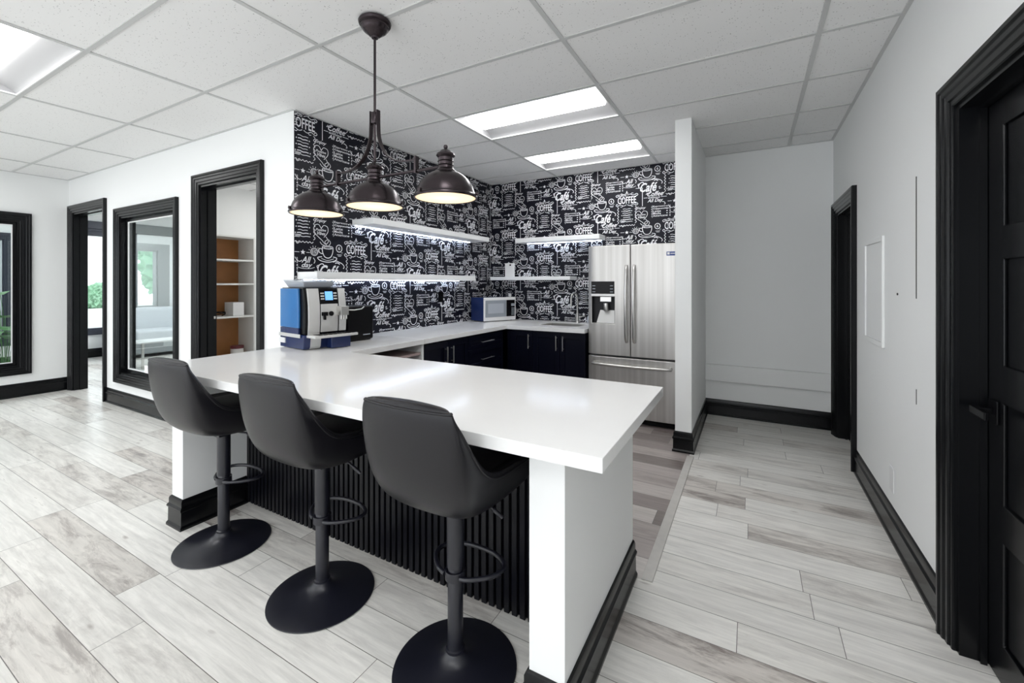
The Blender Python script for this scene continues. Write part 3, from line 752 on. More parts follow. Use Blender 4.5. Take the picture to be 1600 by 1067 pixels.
# sink, tap, soap dispenser
sk = MB(); x0, x1, y0, y1 = -2.099, -1.641, 4.401, 4.739; zb = .72
for a in (1,):
    sk.box(x0, x1, y0, y1, zb-.003, zb); sk.box(x0, x0+.003, y0, y1, zb, CT-.004); sk.box(x1-.003, x1, y0, y1, zb, CT-.004)
    sk.box(x0+.003, x1-.003, y0, y0+.003, zb, CT-.004); sk.box(x0+.003, x1-.003, y1-.003, y1, zb, CT-.004)
sk.lathe([(.0001, .001), (.035, .001), (.040, .003)], (-1.87, 4.57, zb), 20)
tag(sk.build('sink', M['chrome']), 'steel undermount sink in the worktop left of the fridge', 'sink')
tp = thing('kitchen_tap', 'tall chrome gooseneck tap behind the sink beside the fridge', 'tap', (-1.80, 4.83, CT+.0005))
MB().lathe([(.0001, 0), (.026, 0), (.026, .008), (.020, .014), (.019, .11), (.014, .115), (.0001, .115)], n=24).build('tap_body', M['chrome'], parent=tp, smooth=40)
pts = [(0, 0, .11), (0, 0, .28)]+[(-.015-.0*k, -.075+.075*cos(pi*k/10), .28+.075*sin(pi*k/10)) for k in range(1, 11)]+[(-.015, -.15, .20)]
pts = [(.18*p[1], p[1]*.9, p[2]) if i > 1 else p for i, p in enumerate(pts)]
MB().tube(pts, .011, 14).build('spout', M['chrome'], parent=tp, smooth=60)
MB().tube([(.018, 0, .07), (.05, 0, .075)], .010, 12).tube([(.05, 0, .075), (.10, -.01, .085)], .006, 10).build('lever', M['chrome'], parent=tp, smooth=60)
sd = thing('soap_dispenser', 'small clear and chrome soap dispenser between the tap and the fridge', 'soap dispenser', (-1.66, 4.85, CT+.0005))
MB().lathe([(.0001, 0), (.026, 0), (.028, .01), (.028, .07), (.012, .09), (.0001, .09)], n=20).build('bottle', M['hopper'], parent=sd, smooth=40)
MB().tube([(0, 0, .09), (0, 0, .125)], .006, 10).tube([(0, .005, .122), (0, -.04, .120)], .006, 10).build('pump', M['chrome'], parent=sd, smooth=50)
bt = thing('squeeze_bottle', 'small bottle with white cap standing behind the microwave', 'bottle', (-2.76, 4.90, CT+.0005))
MB().lathe([(.0001, 0), (.032, 0), (.034, .02), (.034, .24), (.014, .28), (.0001, .28)], n=20).build('bottle_body', M['plastic_b'], parent=bt, smooth=40)
MB().lathe([(.0001, .281), (.019, .281), (.019, .325), (.017, .33), (.0001, .33)], n=16).build('cap', M['plastic_w'], parent=bt, smooth=40)

# ------------------------------------------------------------------ kitchen cabinets
def bar_handle(p0, p1, outv, parent, r=.006):
    a, b, o = Vector(p0), Vector(p1), Vector(outv)
    d = (b-a).normalized()
    mb = MB().tube([a+o, b+o], r, 10)
    for q in (a+d*.02, b-d*.02): mb.tube([q, q+o], r*.75, 8)
    return mb.build('handle', M['chrome'], parent=parent, smooth=60)
def shaker(mb, fn, u0, u1, v0, v1, w0, out, rail=.055):
    """framed door front standing out from plane w0"""
    us = [u0, u0+rail, u1-rail, u1]; vs = [v0, v0+rail, v1-rail, v1]
    a, b = w0+out*.010, w0+out*.020
    solid(mb, us, vs, lambda u, v: not (us[1] < u < us[2] and vs[1] < v < vs[2]), min(a, b), max(a, b), fn)
    solid(mb, [u0, u1], [v0, v1], lambda u, v: True, min(w0, a), max(w0, a), fn)
    return mb
CXF = -2.43; CYF = 4.205      # carcass fronts; doors stand out 20 mm
def cab(name, label, fn_box, loc):
    t = thing(name, label, 'cabinet', loc)
    off(fn_box, *loc).build('carcass', M['navy'], parent=t)
    return t
def O(mb, loc): return off(mb, *loc)
loc = (-2.7, 3.12, 0)
c1 = cab('base_cabinet', 'black two-door base cabinet under the side worktop next to the open shelves', MB().box(PX+.004, CXF, 2.802, 3.455, .10, BZ).box(PX+.004, CXF-.05, 2.802, 3.455, 0, .0995), loc)
for (a, b, hy) in ((2.805, 3.1275, 3.199-.11), (3.1305, 3.452, 3.278-.10)):
    d_ = O(shaker(MB(), fX, a, b, .11, BZ-.012, CXF+.0003, 1), loc).build('door', M['navy'], parent=c1, bevel=.0015)
    hh = bar_handle((CXF+.021-loc[0], hy-loc[1], .645), (CXF+.021-loc[0], hy-loc[1], .80), (.028, 0, 0), d_)
loc = (-2.7, 3.8, 0)
c2 = cab('drawer_cabinet', 'black drawer cabinet under the side worktop near the kitchen corner', MB().box(PX+.004, CXF, 3.458, 4.16, .10, BZ).box(PX+.004, CXF-.05, 3.458, 4.16, 0, .0995), loc)
for z0, z1, hz in ((.715, BZ-.012, .775), (.53, .711, .60), (.325, .526, .42), (.11, .321, .22)):
    d_ = O(shaker(MB(), fX, 3.461, 4.12, z0, z1, CXF+.0003, 1, .04), loc).build('drawer', M['navy'], parent=c2, bevel=.0015)
    bar_handle((CXF+.021-loc[0], 3.66-loc[1], hz), (CXF+.021-loc[0], 3.89-loc[1], hz), (.028, 0, 0), d_)
loc = (-1.9, 4.6, 0)
c3 = cab('sink_cabinet', 'black three-door cabinet under the sink left of the fridge', MB().box(-2.3995, -1.477, CYF, YB-.004, .10, .71).box(-2.3995, -1.477, CYF+.05, YB-.004, 0, .0995).box(-2.3995, -2.11, CYF, YB-.004, .7101, BZ).box(-1.63, -1.477, CYF, YB-.004, .7101, BZ).box(-2.1099, -1.6301, CYF, CYF+.15, .7101, BZ), loc)
for a, b, hx in ((-2.335, -2.075, -2.115), (-2.071, -1.758, -1.790), (-1.754, -1.480, -1.715)):
    d_ = O(shaker(MB(), fY, a, b, .11, BZ-.012, CYF-.0003, -1), loc).build('door', M['navy'], parent=c3, bevel=.0015)
    bar_handle((hx-loc[0], CYF-.021-loc[1], .665), (hx-loc[0], CYF-.021-loc[1], .82), (0, -.028, 0), d_)
loc = (-2.7, 2.4, 0)
sh = thing('open_shelf_unit', 'white open shelf unit with bare boards under the worktop behind the coffee machine', 'shelf unit', loc)
for ya in (2.775, 2.10): O(MB().box(PX+.004, -2.41, ya, ya+.024, 0, BZ), loc).build('side_panel', M['white'], parent=sh)
O(MB().box(PX+.004, PX+.012, 2.1245, 2.7745, 0, BZ).box(PX+.0125, -2.43, 2.1245, 2.7745, .05, .068), loc).build('back_panel', M['pinkboard'], parent=sh)
O(MB().box(PX+.0125, -2.43, 2.1245, 2.7745, .42, .438), loc).build('shelf', M['pinkboard'], parent=sh)
O(MB().box(PX+.0125, -2.42, 2.1245, 2.7745, .775, .793), loc).build('shelf', M['pinkboard'], parent=sh)

# ------------------------------------------------------------------ floating shelves with LED strips
def fshelf(x0, x1, y0, y1, z0, z1, led, label):
    t = thing('floating_shelf', label, 'shelf', ((x0+x1)/2, (y0+y1)/2, z0), 0, 'white floating shelves on the papered walls')
    L_ = ((x0+x1)/2, (y0+y1)/2, z0)
    off(MB().box(x0, x1, y0, y1, z0, z1), *L_).build('shelf_board', M['white'], parent=t, bevel=.0015)
    if led: off(MB().box(*led, z0-.0045, z0-.0005), *L_).build('led_strip', M['led'], parent=t)
X0 = PX+.004; Y1 = YB-.004
fshelf(X0, -2.81, 2.626, 4.47, 1.882, 1.934, (X0+.02, X0+.032, 2.64, 4.40), 'upper white floating shelf with glowing light strip on the left papered wall')
fshelf(X0, -2.84, 2.10, 4.22, 1.403, 1.460, (X0+.02, X0+.032, 2.14, 4.17), 'lower white floating shelf with light strip on the left papered wall, above the coffee machine')
fshelf(-2.585, -1.500, 4.725, Y1, 1.880, 1.934, (-2.52, -1.54, Y1-.032, Y1-.02), 'upper white floating shelf with light strip on the back papered wall')
fshelf(-2.955, -1.855, 4.725, Y1, 1.413, 1.457, None, 'lower white floating shelf without light on the back papered wall')
cd = thing('white_plaque', 'small white upright card with a black knob standing on the lower back shelf', 'plaque', (-2.715, 4.82, 1.4575))
MB().box(-.07, .07, -.008, .008, 0, .175).build('card', M['plastic_w'], parent=cd, bevel=.006)
MB().lathe([(.0001, 0), (.010, 0), (.010, .006), (.0001, .006)], n=16).build('knob', M['plastic_b'], parent=cd, loc=(.012, -.0082, .150), rot=(pi/2, 0, 0), smooth=40)
tag(MB().box(PX+.0032, PX+.009, 3.83, 3.905, 1.16, 1.275).box(PX+.009, PX+.012, 3.85, 3.885, 1.18, 1.255).build('wall_socket', M['plastic_b'], bevel=.002), 'black wall socket on the left papered wall above the counter', 'socket')

# ------------------------------------------------------------------ microwave
mw = thing('microwave', 'white microwave with grey door window in the kitchen corner', 'microwave', (-2.805, 4.345, CT), -.36)
# local: +x out of the door, y along the front
D_, W_, H_ = .27, .50, .295
MB().box(-D_, -.012, 0, W_, .008, H_).build('housing', M['bluedark'], parent=mw, bevel=.004)  # blue stands in for a reflected tint, put into the side's colour
MB().box(-.0118, .004, 0, W_, .008, H_).build('front_frame', M['plastic_w'], parent=mw, bevel=.004)
dr_ = MB().box(.0043, .008, .018, .345, .055, H_-.035).build('door_window', M['grey'], parent=mw, bevel=.002)
MB().box(.0083, .0095, .055, .30, .10, H_-.075).box(.0083, .0095, .06, .295, .098, .0985).build('window_rim', M['hopper'], parent=dr_)
cp = MB().box(.0043, .009, .347, .482, .055, H_-.035).build('control_panel', M['plastic_b'], parent=mw, bevel=.002)
kb = MB()
for i in range(4):
    for j in range(5): kb.box(.0092, .0102, .425+i*.013, .434+i*.013, .070+j*.020, .082+j*.020)
kb.box(.0092, .0102, .42, .475, .182, .215)
kb.build('buttons', M['grey'], parent=cp)
for x in (-.24, -.04):
    for y in (.04, .46): MB().lathe([(.0001, 0), (.014, 0), (.014, .008), (.0001, .008)], (x, y, 0), 12).build('foot', M['plastic_b'], parent=mw)

# ------------------------------------------------------------------ fridge
FX0, FX1, FY0 = -1.458, -.549, 4.20
fg = thing('fridge', 'stainless steel french door fridge with ice and water dispenser', 'fridge', ((FX0+FX1)/2, 4.55, 0))
fo = ((FX0+FX1)/2, 4.55, 0)
off(MB().box(FX0+.004, FX1-.002, FY0+.075, 4.93, .02, 1.735), *fo).build('cabinet', M['steelside'], parent=fg, bevel=.004)
off(MB().box(FX0+.03, FX1-.03, FY0+.05, FY0+.074, .01, .06), *fo).build('kick_plate', M['plastic_b'], parent=fg)
def fdoor(name, x0, x1, z0, z1, holes=()):
    """door with softly bowed front"""
    mb = MB(); nx = 16
    cx = (FX0+FX1)/2; hw = (FX1-FX0)/2
    fy = lambda x: FY0+.006*((x-cx)/hw)**2+.024*abs((x-cx)/hw)**14
    xs = sorted({x0, x1, *[x0+(x1-x0)*i/nx for i in range(nx+1)], *[h[0] for h in holes], *[h[1] for h in holes]})
    zs = sorted({z0, z1, *[h[2] for h in holes], *[h[3] for h in holes]})
    full = lambda u, v: not any(h[0] < u < h[1] and h[2] < v < h[3] for h in holes)
    o = len(mb.v)
    solid(mb, xs, zs, full, 0, 1, fY)
    mb.v = [(x, fy(x)+w*(FY0+.070-fy(x)), z) for x, w, z in mb.v]
    return off(mb, *fo).build(name, M['steel'], parent=fg, bevel=.006, smooth=30, seg=3)
DH = (-1.417, -1.180, .972, 1.240); DP = (-1.417, -1.180, 1.268, 1.392)
ld = fdoor('left_door', FX0, -1.0265, .660, 1.748, [DH])
rd = fdoor('right_door', -1.0215, FX1-.003, .660, 1.748)
fz = fdoor('freezer_drawer', FX0, FX1-.003, .065, .642)
off(MB().box(DP[0], DP[1], FY0-.0012, FY0+.020, DP[2], DP[3]), *fo).build('display', M['plastic_b'], parent=ld, bevel=.001)
for x in (-1.405, -1.225):
    for z in (1.285, 1.315, 1.345): off(MB().box(x, x+.030, FY0-.0020, FY0-.0013, z, z+.005), *fo).build('display_icon', M['hopper'], parent=ld)
a, b, c, d_ = DH
dc = MB().box(a+.0005, b-.0005, FY0+.085, FY0+.088, c, d_)
off(MB().box(a+.001, a+.004, FY0+.016, FY0+.0695, c+.001, d_-.001).box(b-.004, b-.001, FY0+.016, FY0+.0695, c+.001, d_-.001).box(a+.004, b-.004, FY0+.016, FY0+.0695, d_-.004, d_-.001).box(a+.004, b-.004, FY0+.064, FY0+.0695, c+.001, d_-.004), *fo).build('dispenser_recess', M['liner'], parent=ld)
off(MB().add([(a+.05, FY0+.014, c+.002), (b-.005, FY0+.014, c+.002), (b-.005, FY0+.060, c+.13), (a+.075, FY0+.060, c+.13), (a+.05, FY0+.0635, c+.002), (b-.005, FY0+.0635, c+.002)], [(0,1,2,3), (0,4,5,1), (1,5,2), (0,3,4), (3,2,5,4)]), *fo).build('drip_tray', M['silver'], parent=ld)
off(MB().lathe([(.0001, 0), (.026, 0), (.030, .02), (.028, .075), (.0001, .075)], (-1.275, FY0+.036, c+.125), 24).box(-1.33, -1.22, FY0+.02, FY0+.060, d_-.050, d_-.0045), *fo).build('nozzle', M['chrome'], parent=ld, smooth=40)
off(MB().box(a+.001, b-.001, FY0-.0012, FY0+.020, d_+.004, DP[2]-.004), *fo).build('dispenser_trim', M['silver'], parent=ld)
for nm, x, par in (('left', -1.060, ld), ('right', -.985, rd)):
    pts = [(x, FY0-.004, 1.545), (x, FY0-.032, 1.50)]+[(x, FY0-.034-.016*sin(pi*k/10), 1.47-.61*k/10) for k in range(11)]+[(x, FY0-.032, .84), (x, FY0-.004, .80)]
    off(MB().tube(pts, .0135, 12), *fo).build('handle', M['chrome'], parent=par, smooth=60)
pts = [(-1.395, FY0+.008, .575), (-1.395, FY0-.030, .572)]+[(-1.37+.70*k/10, FY0-.036-.012*sin(pi*k/10), .572-.004*sin(pi*k/10)) for k in range(11)]+[(-.650, FY0-.030, .572), (-.650, FY0+.008, .575)]
off(MB().tube(pts, .013, 12), *fo).build('handle', M['chrome'], parent=fz, smooth=60)
st_ = off(MB().box(-.690, -.600, FY0+.0022, FY0+.020, 1.630, 1.668), *fo).build('energy_sticker', M['decal_blue'], parent=rd)
off(MB().box(-.683, -.662, FY0+.0014, FY0+.0021, 1.640, 1.661).box(-.655, -.612, FY0+.0014, FY0+.0021, 1.647, 1.654), *fo).build('sticker_print', M['plastic_w'], parent=rd)

# ------------------------------------------------------------------ coffee machine (x out of the front, y along the front)
cm = thing('coffee_machine', 'silver and blue automatic coffee machine on the left end of the bar worktop', 'coffee machine', (-2.715, 1.895, CT), -.14)
MW, MD = .330, .330
def prof_side(pts, y0, y1, mb=None): return (mb or MB()).prism(pts, lambda u, v, w: (u, w, v), y0, y1)
base = prof_side([(-MD, .004), (.0, .004), (.012, .02), (.02, .105), (-MD, .105)], .0, MW)
base.build('base', M['bluedark'], parent=cm, bevel=.005)
prof_side([(-MD, .106), (.005, .106), (.012, .20), (.008, .32), (-.012, .425), (-.025, .436), (-MD, .436)], .012, MW-.012).build('body', M['plastic_b'], parent=cm, bevel=.006)
tk = prof_side([(-MD+.01, .150), (-.055, .150), (-.050, .28), (-.060, .430), (-MD+.01, .430)], -.006, .0118).build('water_tank', M['bluep'], parent=cm, bevel=.006)
prof_side([(-MD+.01, .106), (-.055, .106), (-.055, .149), (-MD+.01, .149)], -.004, .0118).build('tank_base', M['bluedark'], parent=cm, bevel=.003)
MB().box(-MD-.001, -.02, -.010, -.0065, .085, .110).build('side_trim', M['silver'], parent=cm, bevel=.001)
MB().box(-MD-.001, -MD+.085, -.0055, -.0005, .035, .072).build('rating_label', M['plastic_w'], parent=cm)
fc = [(.0055, .106), (.0125, .20), (.0085, .32), (-.0115, .425)]
def front_strip(y0, y1, z0, z1, t, name, m, bev=.002):
    def fx(z):
        P = [(.106, .0058), (.20, .0128), (.32, .0088), (.425, -.0112), (.44, -.02)]
        for (a, b), (c, d) in zip(P, P[1:]):
            if a <= z <= c: return b+(d-b)*(z-a)/(c-a)
        return P[0][1]
    n = 8; zs = [z0+(z1-z0)*i/n for i in range(n+1)]
    poly = [(fx(z)+t, z) for z in zs]+[(fx(z), z) for z in zs[::-1]]
    return prof_side(poly, y0, y1).build(name, M[m], parent=cm, bevel=bev, smooth=30)
front_strip(.030, .112, .118, .430, .014, 'front_panel', 'silver')
front_strip(.262, .315, .118, .430, .014, 'front_panel', 'silver')
front_strip(.122, .252, .118, .318, .010, 'centre_panel', 'silver')
front_strip(.118, .256, .322, .426, .007, 'control_panel', 'plastic_b')
front_strip(.160, .218, .345, .408, .010, 'screen', 'screen', .0005)
for y in (.126, .224):
    for k in range(3): front_strip(y, y+.026, .350+k*.020, .360+k*.020, .010, 'button', 'silver', .0005)
MB().lathe([(.0001, 0), (.017, 0), (.017, .012), (.0001, .012)], n=20).build('dial', M['plastic_b'], parent=cm, loc=(.020, .196, .248), rot=(0, pi/2, 0), smooth=40)
sp_ = MB().box(.018, .050, .125, .160, .235, .262).box(.018, .040, .138, .152, .205, .234)
sp_.build('hot_water_spout', M['plastic_b'], parent=cm, bevel=.003)
sp2 = MB().box(.0, .085, .238, .300, .235, .300)
for y in (.250, .270, .290): sp2.tube([(.070, y, .236), (.070, y, .205)], .006, 10)
sp2.build('coffee_spout', M['chrome'], parent=cm, bevel=.003)
MB().tube([(.05, .30, .27), (.06, .36, .266), (.05, .43, .272), (.02, .47, .285)], .004, 8).build('milk_hose', M['chrome'], parent=cm, smooth=60)
tr = MB().box(.0205, .135, .015, .345, .088, .106); tr.build('drip_tray', M['silver'], parent=cm, bevel=.004)
gr_ = MB()
for k in range(8): gr_.box(.034, .122, .055+k*.036, .078+k*.036, .1062, .1085)
gr_.build('tray_grille', M['plastic_b'], parent=cm)
MB().box(.0205, .085, .165, .315, .004, .0875).build('tray_foot', M['bluedark'], parent=cm, bevel=.004)
front_strip(.030, .112, .106, .117, .013, 'panel_foot', 'silver')
prof_side([(.0005, .0045), (.0135, .02), (.0225, .087), (.026, .087), (.017, .02), (.004, .0045)], .045, .120).build('base_panel', M['silver'], parent=cm)
hp = MB().add([(-.29, .04, .4365), (-.06, .04, .4365), (-.06, .25, .4365), (-.29, .25, .4365), (-.325, .015, .493), (-.03, .015, .480), (-.03, .262, .480), (-.325, .262, .493)],
     [(0,3,2,1), (4,5,6,7), (0,1,5,4), (1,2,6,5), (2,3,7,6), (3,0,4,7)])
hp.build('bean_hopper', M['hopper'], parent=cm, bevel=.006)
mc = thing('milk_cooler', 'black boxy milk cooler beside the coffee machine against the papered wall', 'milk cooler', (-2.90, 2.46, CT), -.05)
MB().box(-.13, .13, -.13, .13, .006, .285).build('housing', M['plastic_b'], parent=mc, bevel=.018, seg=4, smooth=40)
MB().box(.1302, .1320, .02, .09, .045, .052).build('badge', M['hopper'], parent=mc)
MB().box(-.11, .11, -.11, .11, 0, .0055).build('foot', M['plastic_b'], parent=mc)

# ------------------------------------------------------------------ bar stools (+y towards the counter)
def make_stool():
    t = thing('bar_stool', 'x', 'bar stool')
    MB().lathe([(.0001, 0), (.216, 0), (.220, .003), (.219, .006), (.20, .011), (.15, .018), (.10, .027), (.065, .037), (.042, .050), (.034, .064), (.0001, .064)], n=72).build('base', M['stoolmetal'], parent=t, smooth=50)
    MB().lathe([(.0001, .0645), (.033, .0645), (.033, .072), (.0275, .075), (.0275, .36), (.0265, .362), (.0205, .3625), (.0205, .575), (.0001, .575)][:], n=32).build('column', M['stoolmetal'], parent=t, smooth=50)
    MB().lathe([(.0001, 0), (.031, 0), (.031, .22), (.0001, .22)], (0, 0, .3625), n=32).build('column_sleeve', M['stoolmetal'], parent=t, smooth=50)
    pts = [(-.032, -.02, .335), (-.07, -.005, .335), (-.12, .04, .335), (-.140, .085, .335), (-.125, .130, .335), (-.07, .160, .335), (0, .168, .335), (.07, .160, .335), (.125, .130, .335), (.140, .085, .335), (.12, .04, .335), (.07, -.005, .335), (.032, -.02, .335)]
    # smooth the loop
    P = [Vector(p) for p in pts]; Q = []
    for i in range(len(P)-1):
        p0, p1, p2, p3 = P[max(i-1, 0)], P[i], P[i+1], P[min(i+2, len(P)-1)]
        for k in range(5):
            u = k/5; Q.append(.5*((2*p1)+(-p0+p2)*u+(2*p0-5*p1+4*p2-p3)*u*u+(-p0+3*p1-3*p2+p3)*u**3))
    Q.append(P[-1])
    MB().tube(Q, .0085, 10).lathe([(.0312, -.016), (.037, -.016), (.037, .016), (.0312, .016)], (0, 0, .335), 28).build('footrest', M['stoolmetal'], parent=t, smooth=50)
    MB().tube([(.03, .03, .585), (.10, .06, .577), (.135, .075, .545)], .005, 8).tube([(.118, .068, .560), (.148, .081, .533)], .0075, 8).build('lever', M['stoolmetal'], parent=t, smooth=50)
    MB().box(-.07, .07, -.06, .08, .5835, .600).build('mounting_plate', M['stoolmetal'], parent=t)
    # bucket: side outlines (y, z, halfwidth); three sections from the middle out to the rim
    #            outer shell, from the top of the back down under the seat to the front
    outer = [(-.262, .968, .180), (-.258, .91, .192), (-.246, .82, .198), (-.226, .735, .196), (-.192, .662, .184), (-.125, .622, .170), (-.03, .602, .164), (.06, .603, .174), (.15, .620, .196), (.215, .648, .208)]
    rim = [(-.250, .972, .183), (-.228, .940, .196), (-.196, .885, .204), (-.160, .832, .210), (-.118, .785, .215), (-.072, .760, .217), (-.01, .751, .218), (.07, .748, .218), (.15, .744, .217), (.222, .734, .212)]
    innr = [(-.222, .966, .150), (-.200, .925, .158), (-.176, .870, .164), (-.148, .815, .168), (-.115, .768, .172), (-.065, .742, .176), (-.005, .735, .180), (.07, .732, .182), (.15, .730, .182), (.205, .722, .176)]
    centre = [(-.224, .968, 0), (-.206, .925, 0), (-.188, .868, 0), (-.168, .812, 0), (-.140, .765, 0), (-.09, .742, 0), (-.02, .737, 0), (.06, .737, 0), (.15, .735, 0), (.208, .726, 0)]
    n = len(outer); mb = MB()
    # ring across for station i: from outer centre (x=0) -> outer edge -> rim -> inner edge -> centre and mirrored
    def ring(i):
        y, z, h = outer[i]; ry, rz, rh = rim[i]; iy, iz, ih = innr[i]; cy_, cz_, _ = centre[i]
        oy, oz = y-.012*(1 if i < 5 else .2), z-.010*(0 if i < 4 else 1)
        half = [(h*.5, oy, oz), (h, y, z), ((h+rh)/2+.006, (y+ry)/2, (z+rz)/2), (rh, ry-.004, rz-.004), (rh-.012, ry+.004, rz+.004), (ih, iy, iz), (ih*.5, (iy+cy_)/2, (iz+cz_)/2)]
        L = [(0, oy-.002, oz-.002)]+half+[(0, cy_, cz_)]
        R_ = [(-x, a, b) for x, a, b in half[::-1]]
        return L+R_
    rings = [ring(i) for i in range(n)]
    def shift(rg, dy, dz, k): return [(x*k, y+dy, z_+dz) for x, y, z_ in rg]
    ymid = lambda rg: sum(p[1] for p in rg)/len(rg)
    def pinch(rg, dy, dz, k, q, ax):
        c = [sum(p[a] for p in rg)/len(rg) for a in range(3)]
        return [(x*k, (y if ax == 2 else c[1]+(y-c[1])*q)+dy, (z_ if ax == 1 else c[2]+(z_-c[2])*q)+dz) for x, y, z_ in rg]
    r0 = rings[0]; c0 = ymid(r0)
    top1 = [(x*.955, c0+(y-c0)*.92, z_+.026) for x, y, z_ in r0]; top2 = [(x*.84, c0+(y-c0)*.50, 1.011) for x, y, z_ in r0]
    rl = rings[-1]; fr1 = [(x*.985, y+.006, z_) for x, y, z_ in rl]; cz0 = sum(p[2] for p in rl)/len(rl); fr2 = [(x*.95, .232, cz0+(z_-cz0)*.75) for x, y, z_ in rl]
    rings = [top2, top1]+rings+[fr1, fr2]; n = len(rings)
    m = len(rings[0]); vs = [p for r in rings for p in r]; fs = []
    for i in range(n-1):
        for k in range(m): fs.append((i*m+k, i*m+(k+1) % m, (i+1)*m+(k+1) % m, (i+1)*m+k))
    mb.add(vs, fs)
    # caps: top of back and front of seat (quads across the ring)
    for base_i in (0, (n-1)*m):
        for k in range(m//2):
            a, b, c, d = base_i+k, base_i+k+1, base_i+(m-k-1) % m, base_i+(m-k) % m
            q = (a, b, c) if a == d or k == 0 and (m-k) % m == 0 else (a, b, c, d)
            if b == c: q = (a, b, d)
            mb.add([], []); mb.f.append(q); mb.m.append(0)
    shell = mb.build('seat_shell', M['leather'], parent=t, sub=2)
    # piping along the rim, laid on the smoothed surface
    bpy.context.view_layer.update()
    em = shell.evaluated_get(bpy.context.evaluated_depsgraph_get()).to_mesh()
    sv = [v.co.copy() for v in em.vertices[:n*m]]
    R4 = [sv[i*m+4] for i in range(1, n-1)]; L4 = [sv[i*m+(m-4)] for i in range(1, n-1)]
    top = [sv[1*m+k] for k in (3, 2, 1, 0)]+[sv[1*m+(m-k)] for k in (1, 2, 3)]
    path = R4[::-1]+top+L4
    Q = []
    for i in range(len(path)-1):
        p0, p1, p2, p3 = path[max(i-1, 0)], path[i], path[i+1], path[min(i+2, len(path)-1)]
        for k in range(4):
            u = k/4; Q.append(.5*((2*p1)+(-p0+p2)*u+(2*p0-5*p1+4*p2-p3)*u*u+(-p0+3*p1-3*p2+p3)*u**3))
    Q.append(path[-1])
    MB().tube(Q, .0045, 8).build('piping', M['leather'], parent=t, smooth=60)
    cu_ = MB(); NX, NY = 12, 10; vs = []
    for j in range(NY+1):
        for i in range(NX+1):
            u = -1+2*i/NX; v = j/NY
            x = u*(.148+.016*v); y = -.065+.255*v
            vs.append((x, y, .738+.016*(1-abs(u)**4)*(1-(2*v-1)**6)))
    fs = [(j*(NX+1)+i, j*(NX+1)+i+1, (j+1)*(NX+1)+i+1, (j+1)*(NX+1)+i) for j in range(NY) for i in range(NX)]
    cu_.add(vs, fs)
    cu_.build('seat_cushion', M['leather'], parent=t, smooth=70)
    return t
st0 = make_stool()
spots = [(-2.44, 1.245, 0.02, 'black leather bar stool furthest from the camera, in front of the left white end panel'),
         (-1.655, 1.250, 0.0, 'black leather bar stool in the middle of the three, before the fluted panel'),
         (-.925, 1.245, 0.0, 'black leather bar stool nearest the camera, beside the right white end panel')]
for i, (x, y, rz, lb) in enumerate(spots):
    s = st0 if i == 0 else copy_tree(st0)
    s.location = (x, y, 0.0); s.rotation_euler = (0, 0, rz)
    tag(s, lb, 'bar stool', 'black bar stools at the breakfast bar')

# ------------------------------------------------------------------ island pendant
LX, LY = -1.675, 1.572
pl = thing('island_pendant', 'dark bronze pendant light with three dome shades hanging over the breakfast bar', 'pendant light', (LX, LY, CEIL))
MB().lathe([(.0001, -.001), (.078, -.001), (.081, -.008), (.078, -.018), (.070, -.022), (.070, -.032), (.062, -.040), (.060, -.046), (.048, -.056), (.040, -.060), (.030, -.072), (.018, -.078), (.016, -.086), (.0001, -.086)], n=48).build('ceiling_rose', M['bronze'], parent=pl, smooth=35)
MB().tube([(0, 0, -.087), (0, 0, -.800)], .0065, 14).build('rod', M['bronze'], parent=pl, smooth=60)
MB().lathe([(.0001, -.520), (.016, -.520), (.018, -.514), (.018, -.470), (.016, -.464), (.0001, -.464)], n=24).build('collar', M['bronze'], parent=pl, smooth=35)
BARZ = -.795
MB().tube([(-.45, 0, BARZ), (.45, 0, BARZ)], .0075, 12).lathe([(.0001, -.018), (.016, -.012), (.016, .012), (.0001, .018)], (0, 0, BARZ), 16).build('cross_bar', M['bronze'], parent=pl, smooth=60)
for sx in (-1, 1):
    P = [Vector((sx*x, 0, z)) for x, z in [(.024, -.455), (.025, -.53), (.032, -.60), (.062, -.665), (.110, -.710), (.170, -.735), (.235, -.742), (.272, -.740)]]
    Q = []
    for i in range(len(P)-1):
        p0, p1, p2, p3 = P[max(i-1, 0)], P[i], P[i+1], P[min(i+2, len(P)-1)]
        for k in range(6):
            u = k/6; Q.append(.5*((2*p1)+(-p0+p2)*u+(2*p0-5*p1+4*p2-p3)*u*u+(-p0+3*p1-3*p2+p3)*u**3))
    Q.append(P[-1])
    mb = MB()
    # flat iron strap swept along the curve
    vs = []; m = len(Q)
    for i, p in enumerate(Q):
        tg = (Q[min(i+1, m-1)]-Q[max(i-1, 0)]).normalized(); nn = Vector((-tg.z, 0, tg.x))
        for a, b in ((-.011, -.003), (.011, -.003), (.011, .003), (-.011, .003)): vs.append(p+Vector((0, a, 0))+nn*b)
    fs = [(i*4+k, i*4+(k+1) % 4, (i+1)*4+(k+1) % 4, (i+1)*4+k) for i in range(m-1) for k in range(4)]+[(0,1,2,3), ((m-1)*4, (m-1)*4+1, (m-1)*4+2, (m-1)*4+3)]
    mb.add(vs, fs)
    mb.box(min(sx*.270, sx*.282), max(sx*.270, sx*.282), -.012, .012, BARZ-.012, -.726)
    mb.build('curved_arm', M['bronze'], parent=pl, smooth=30)
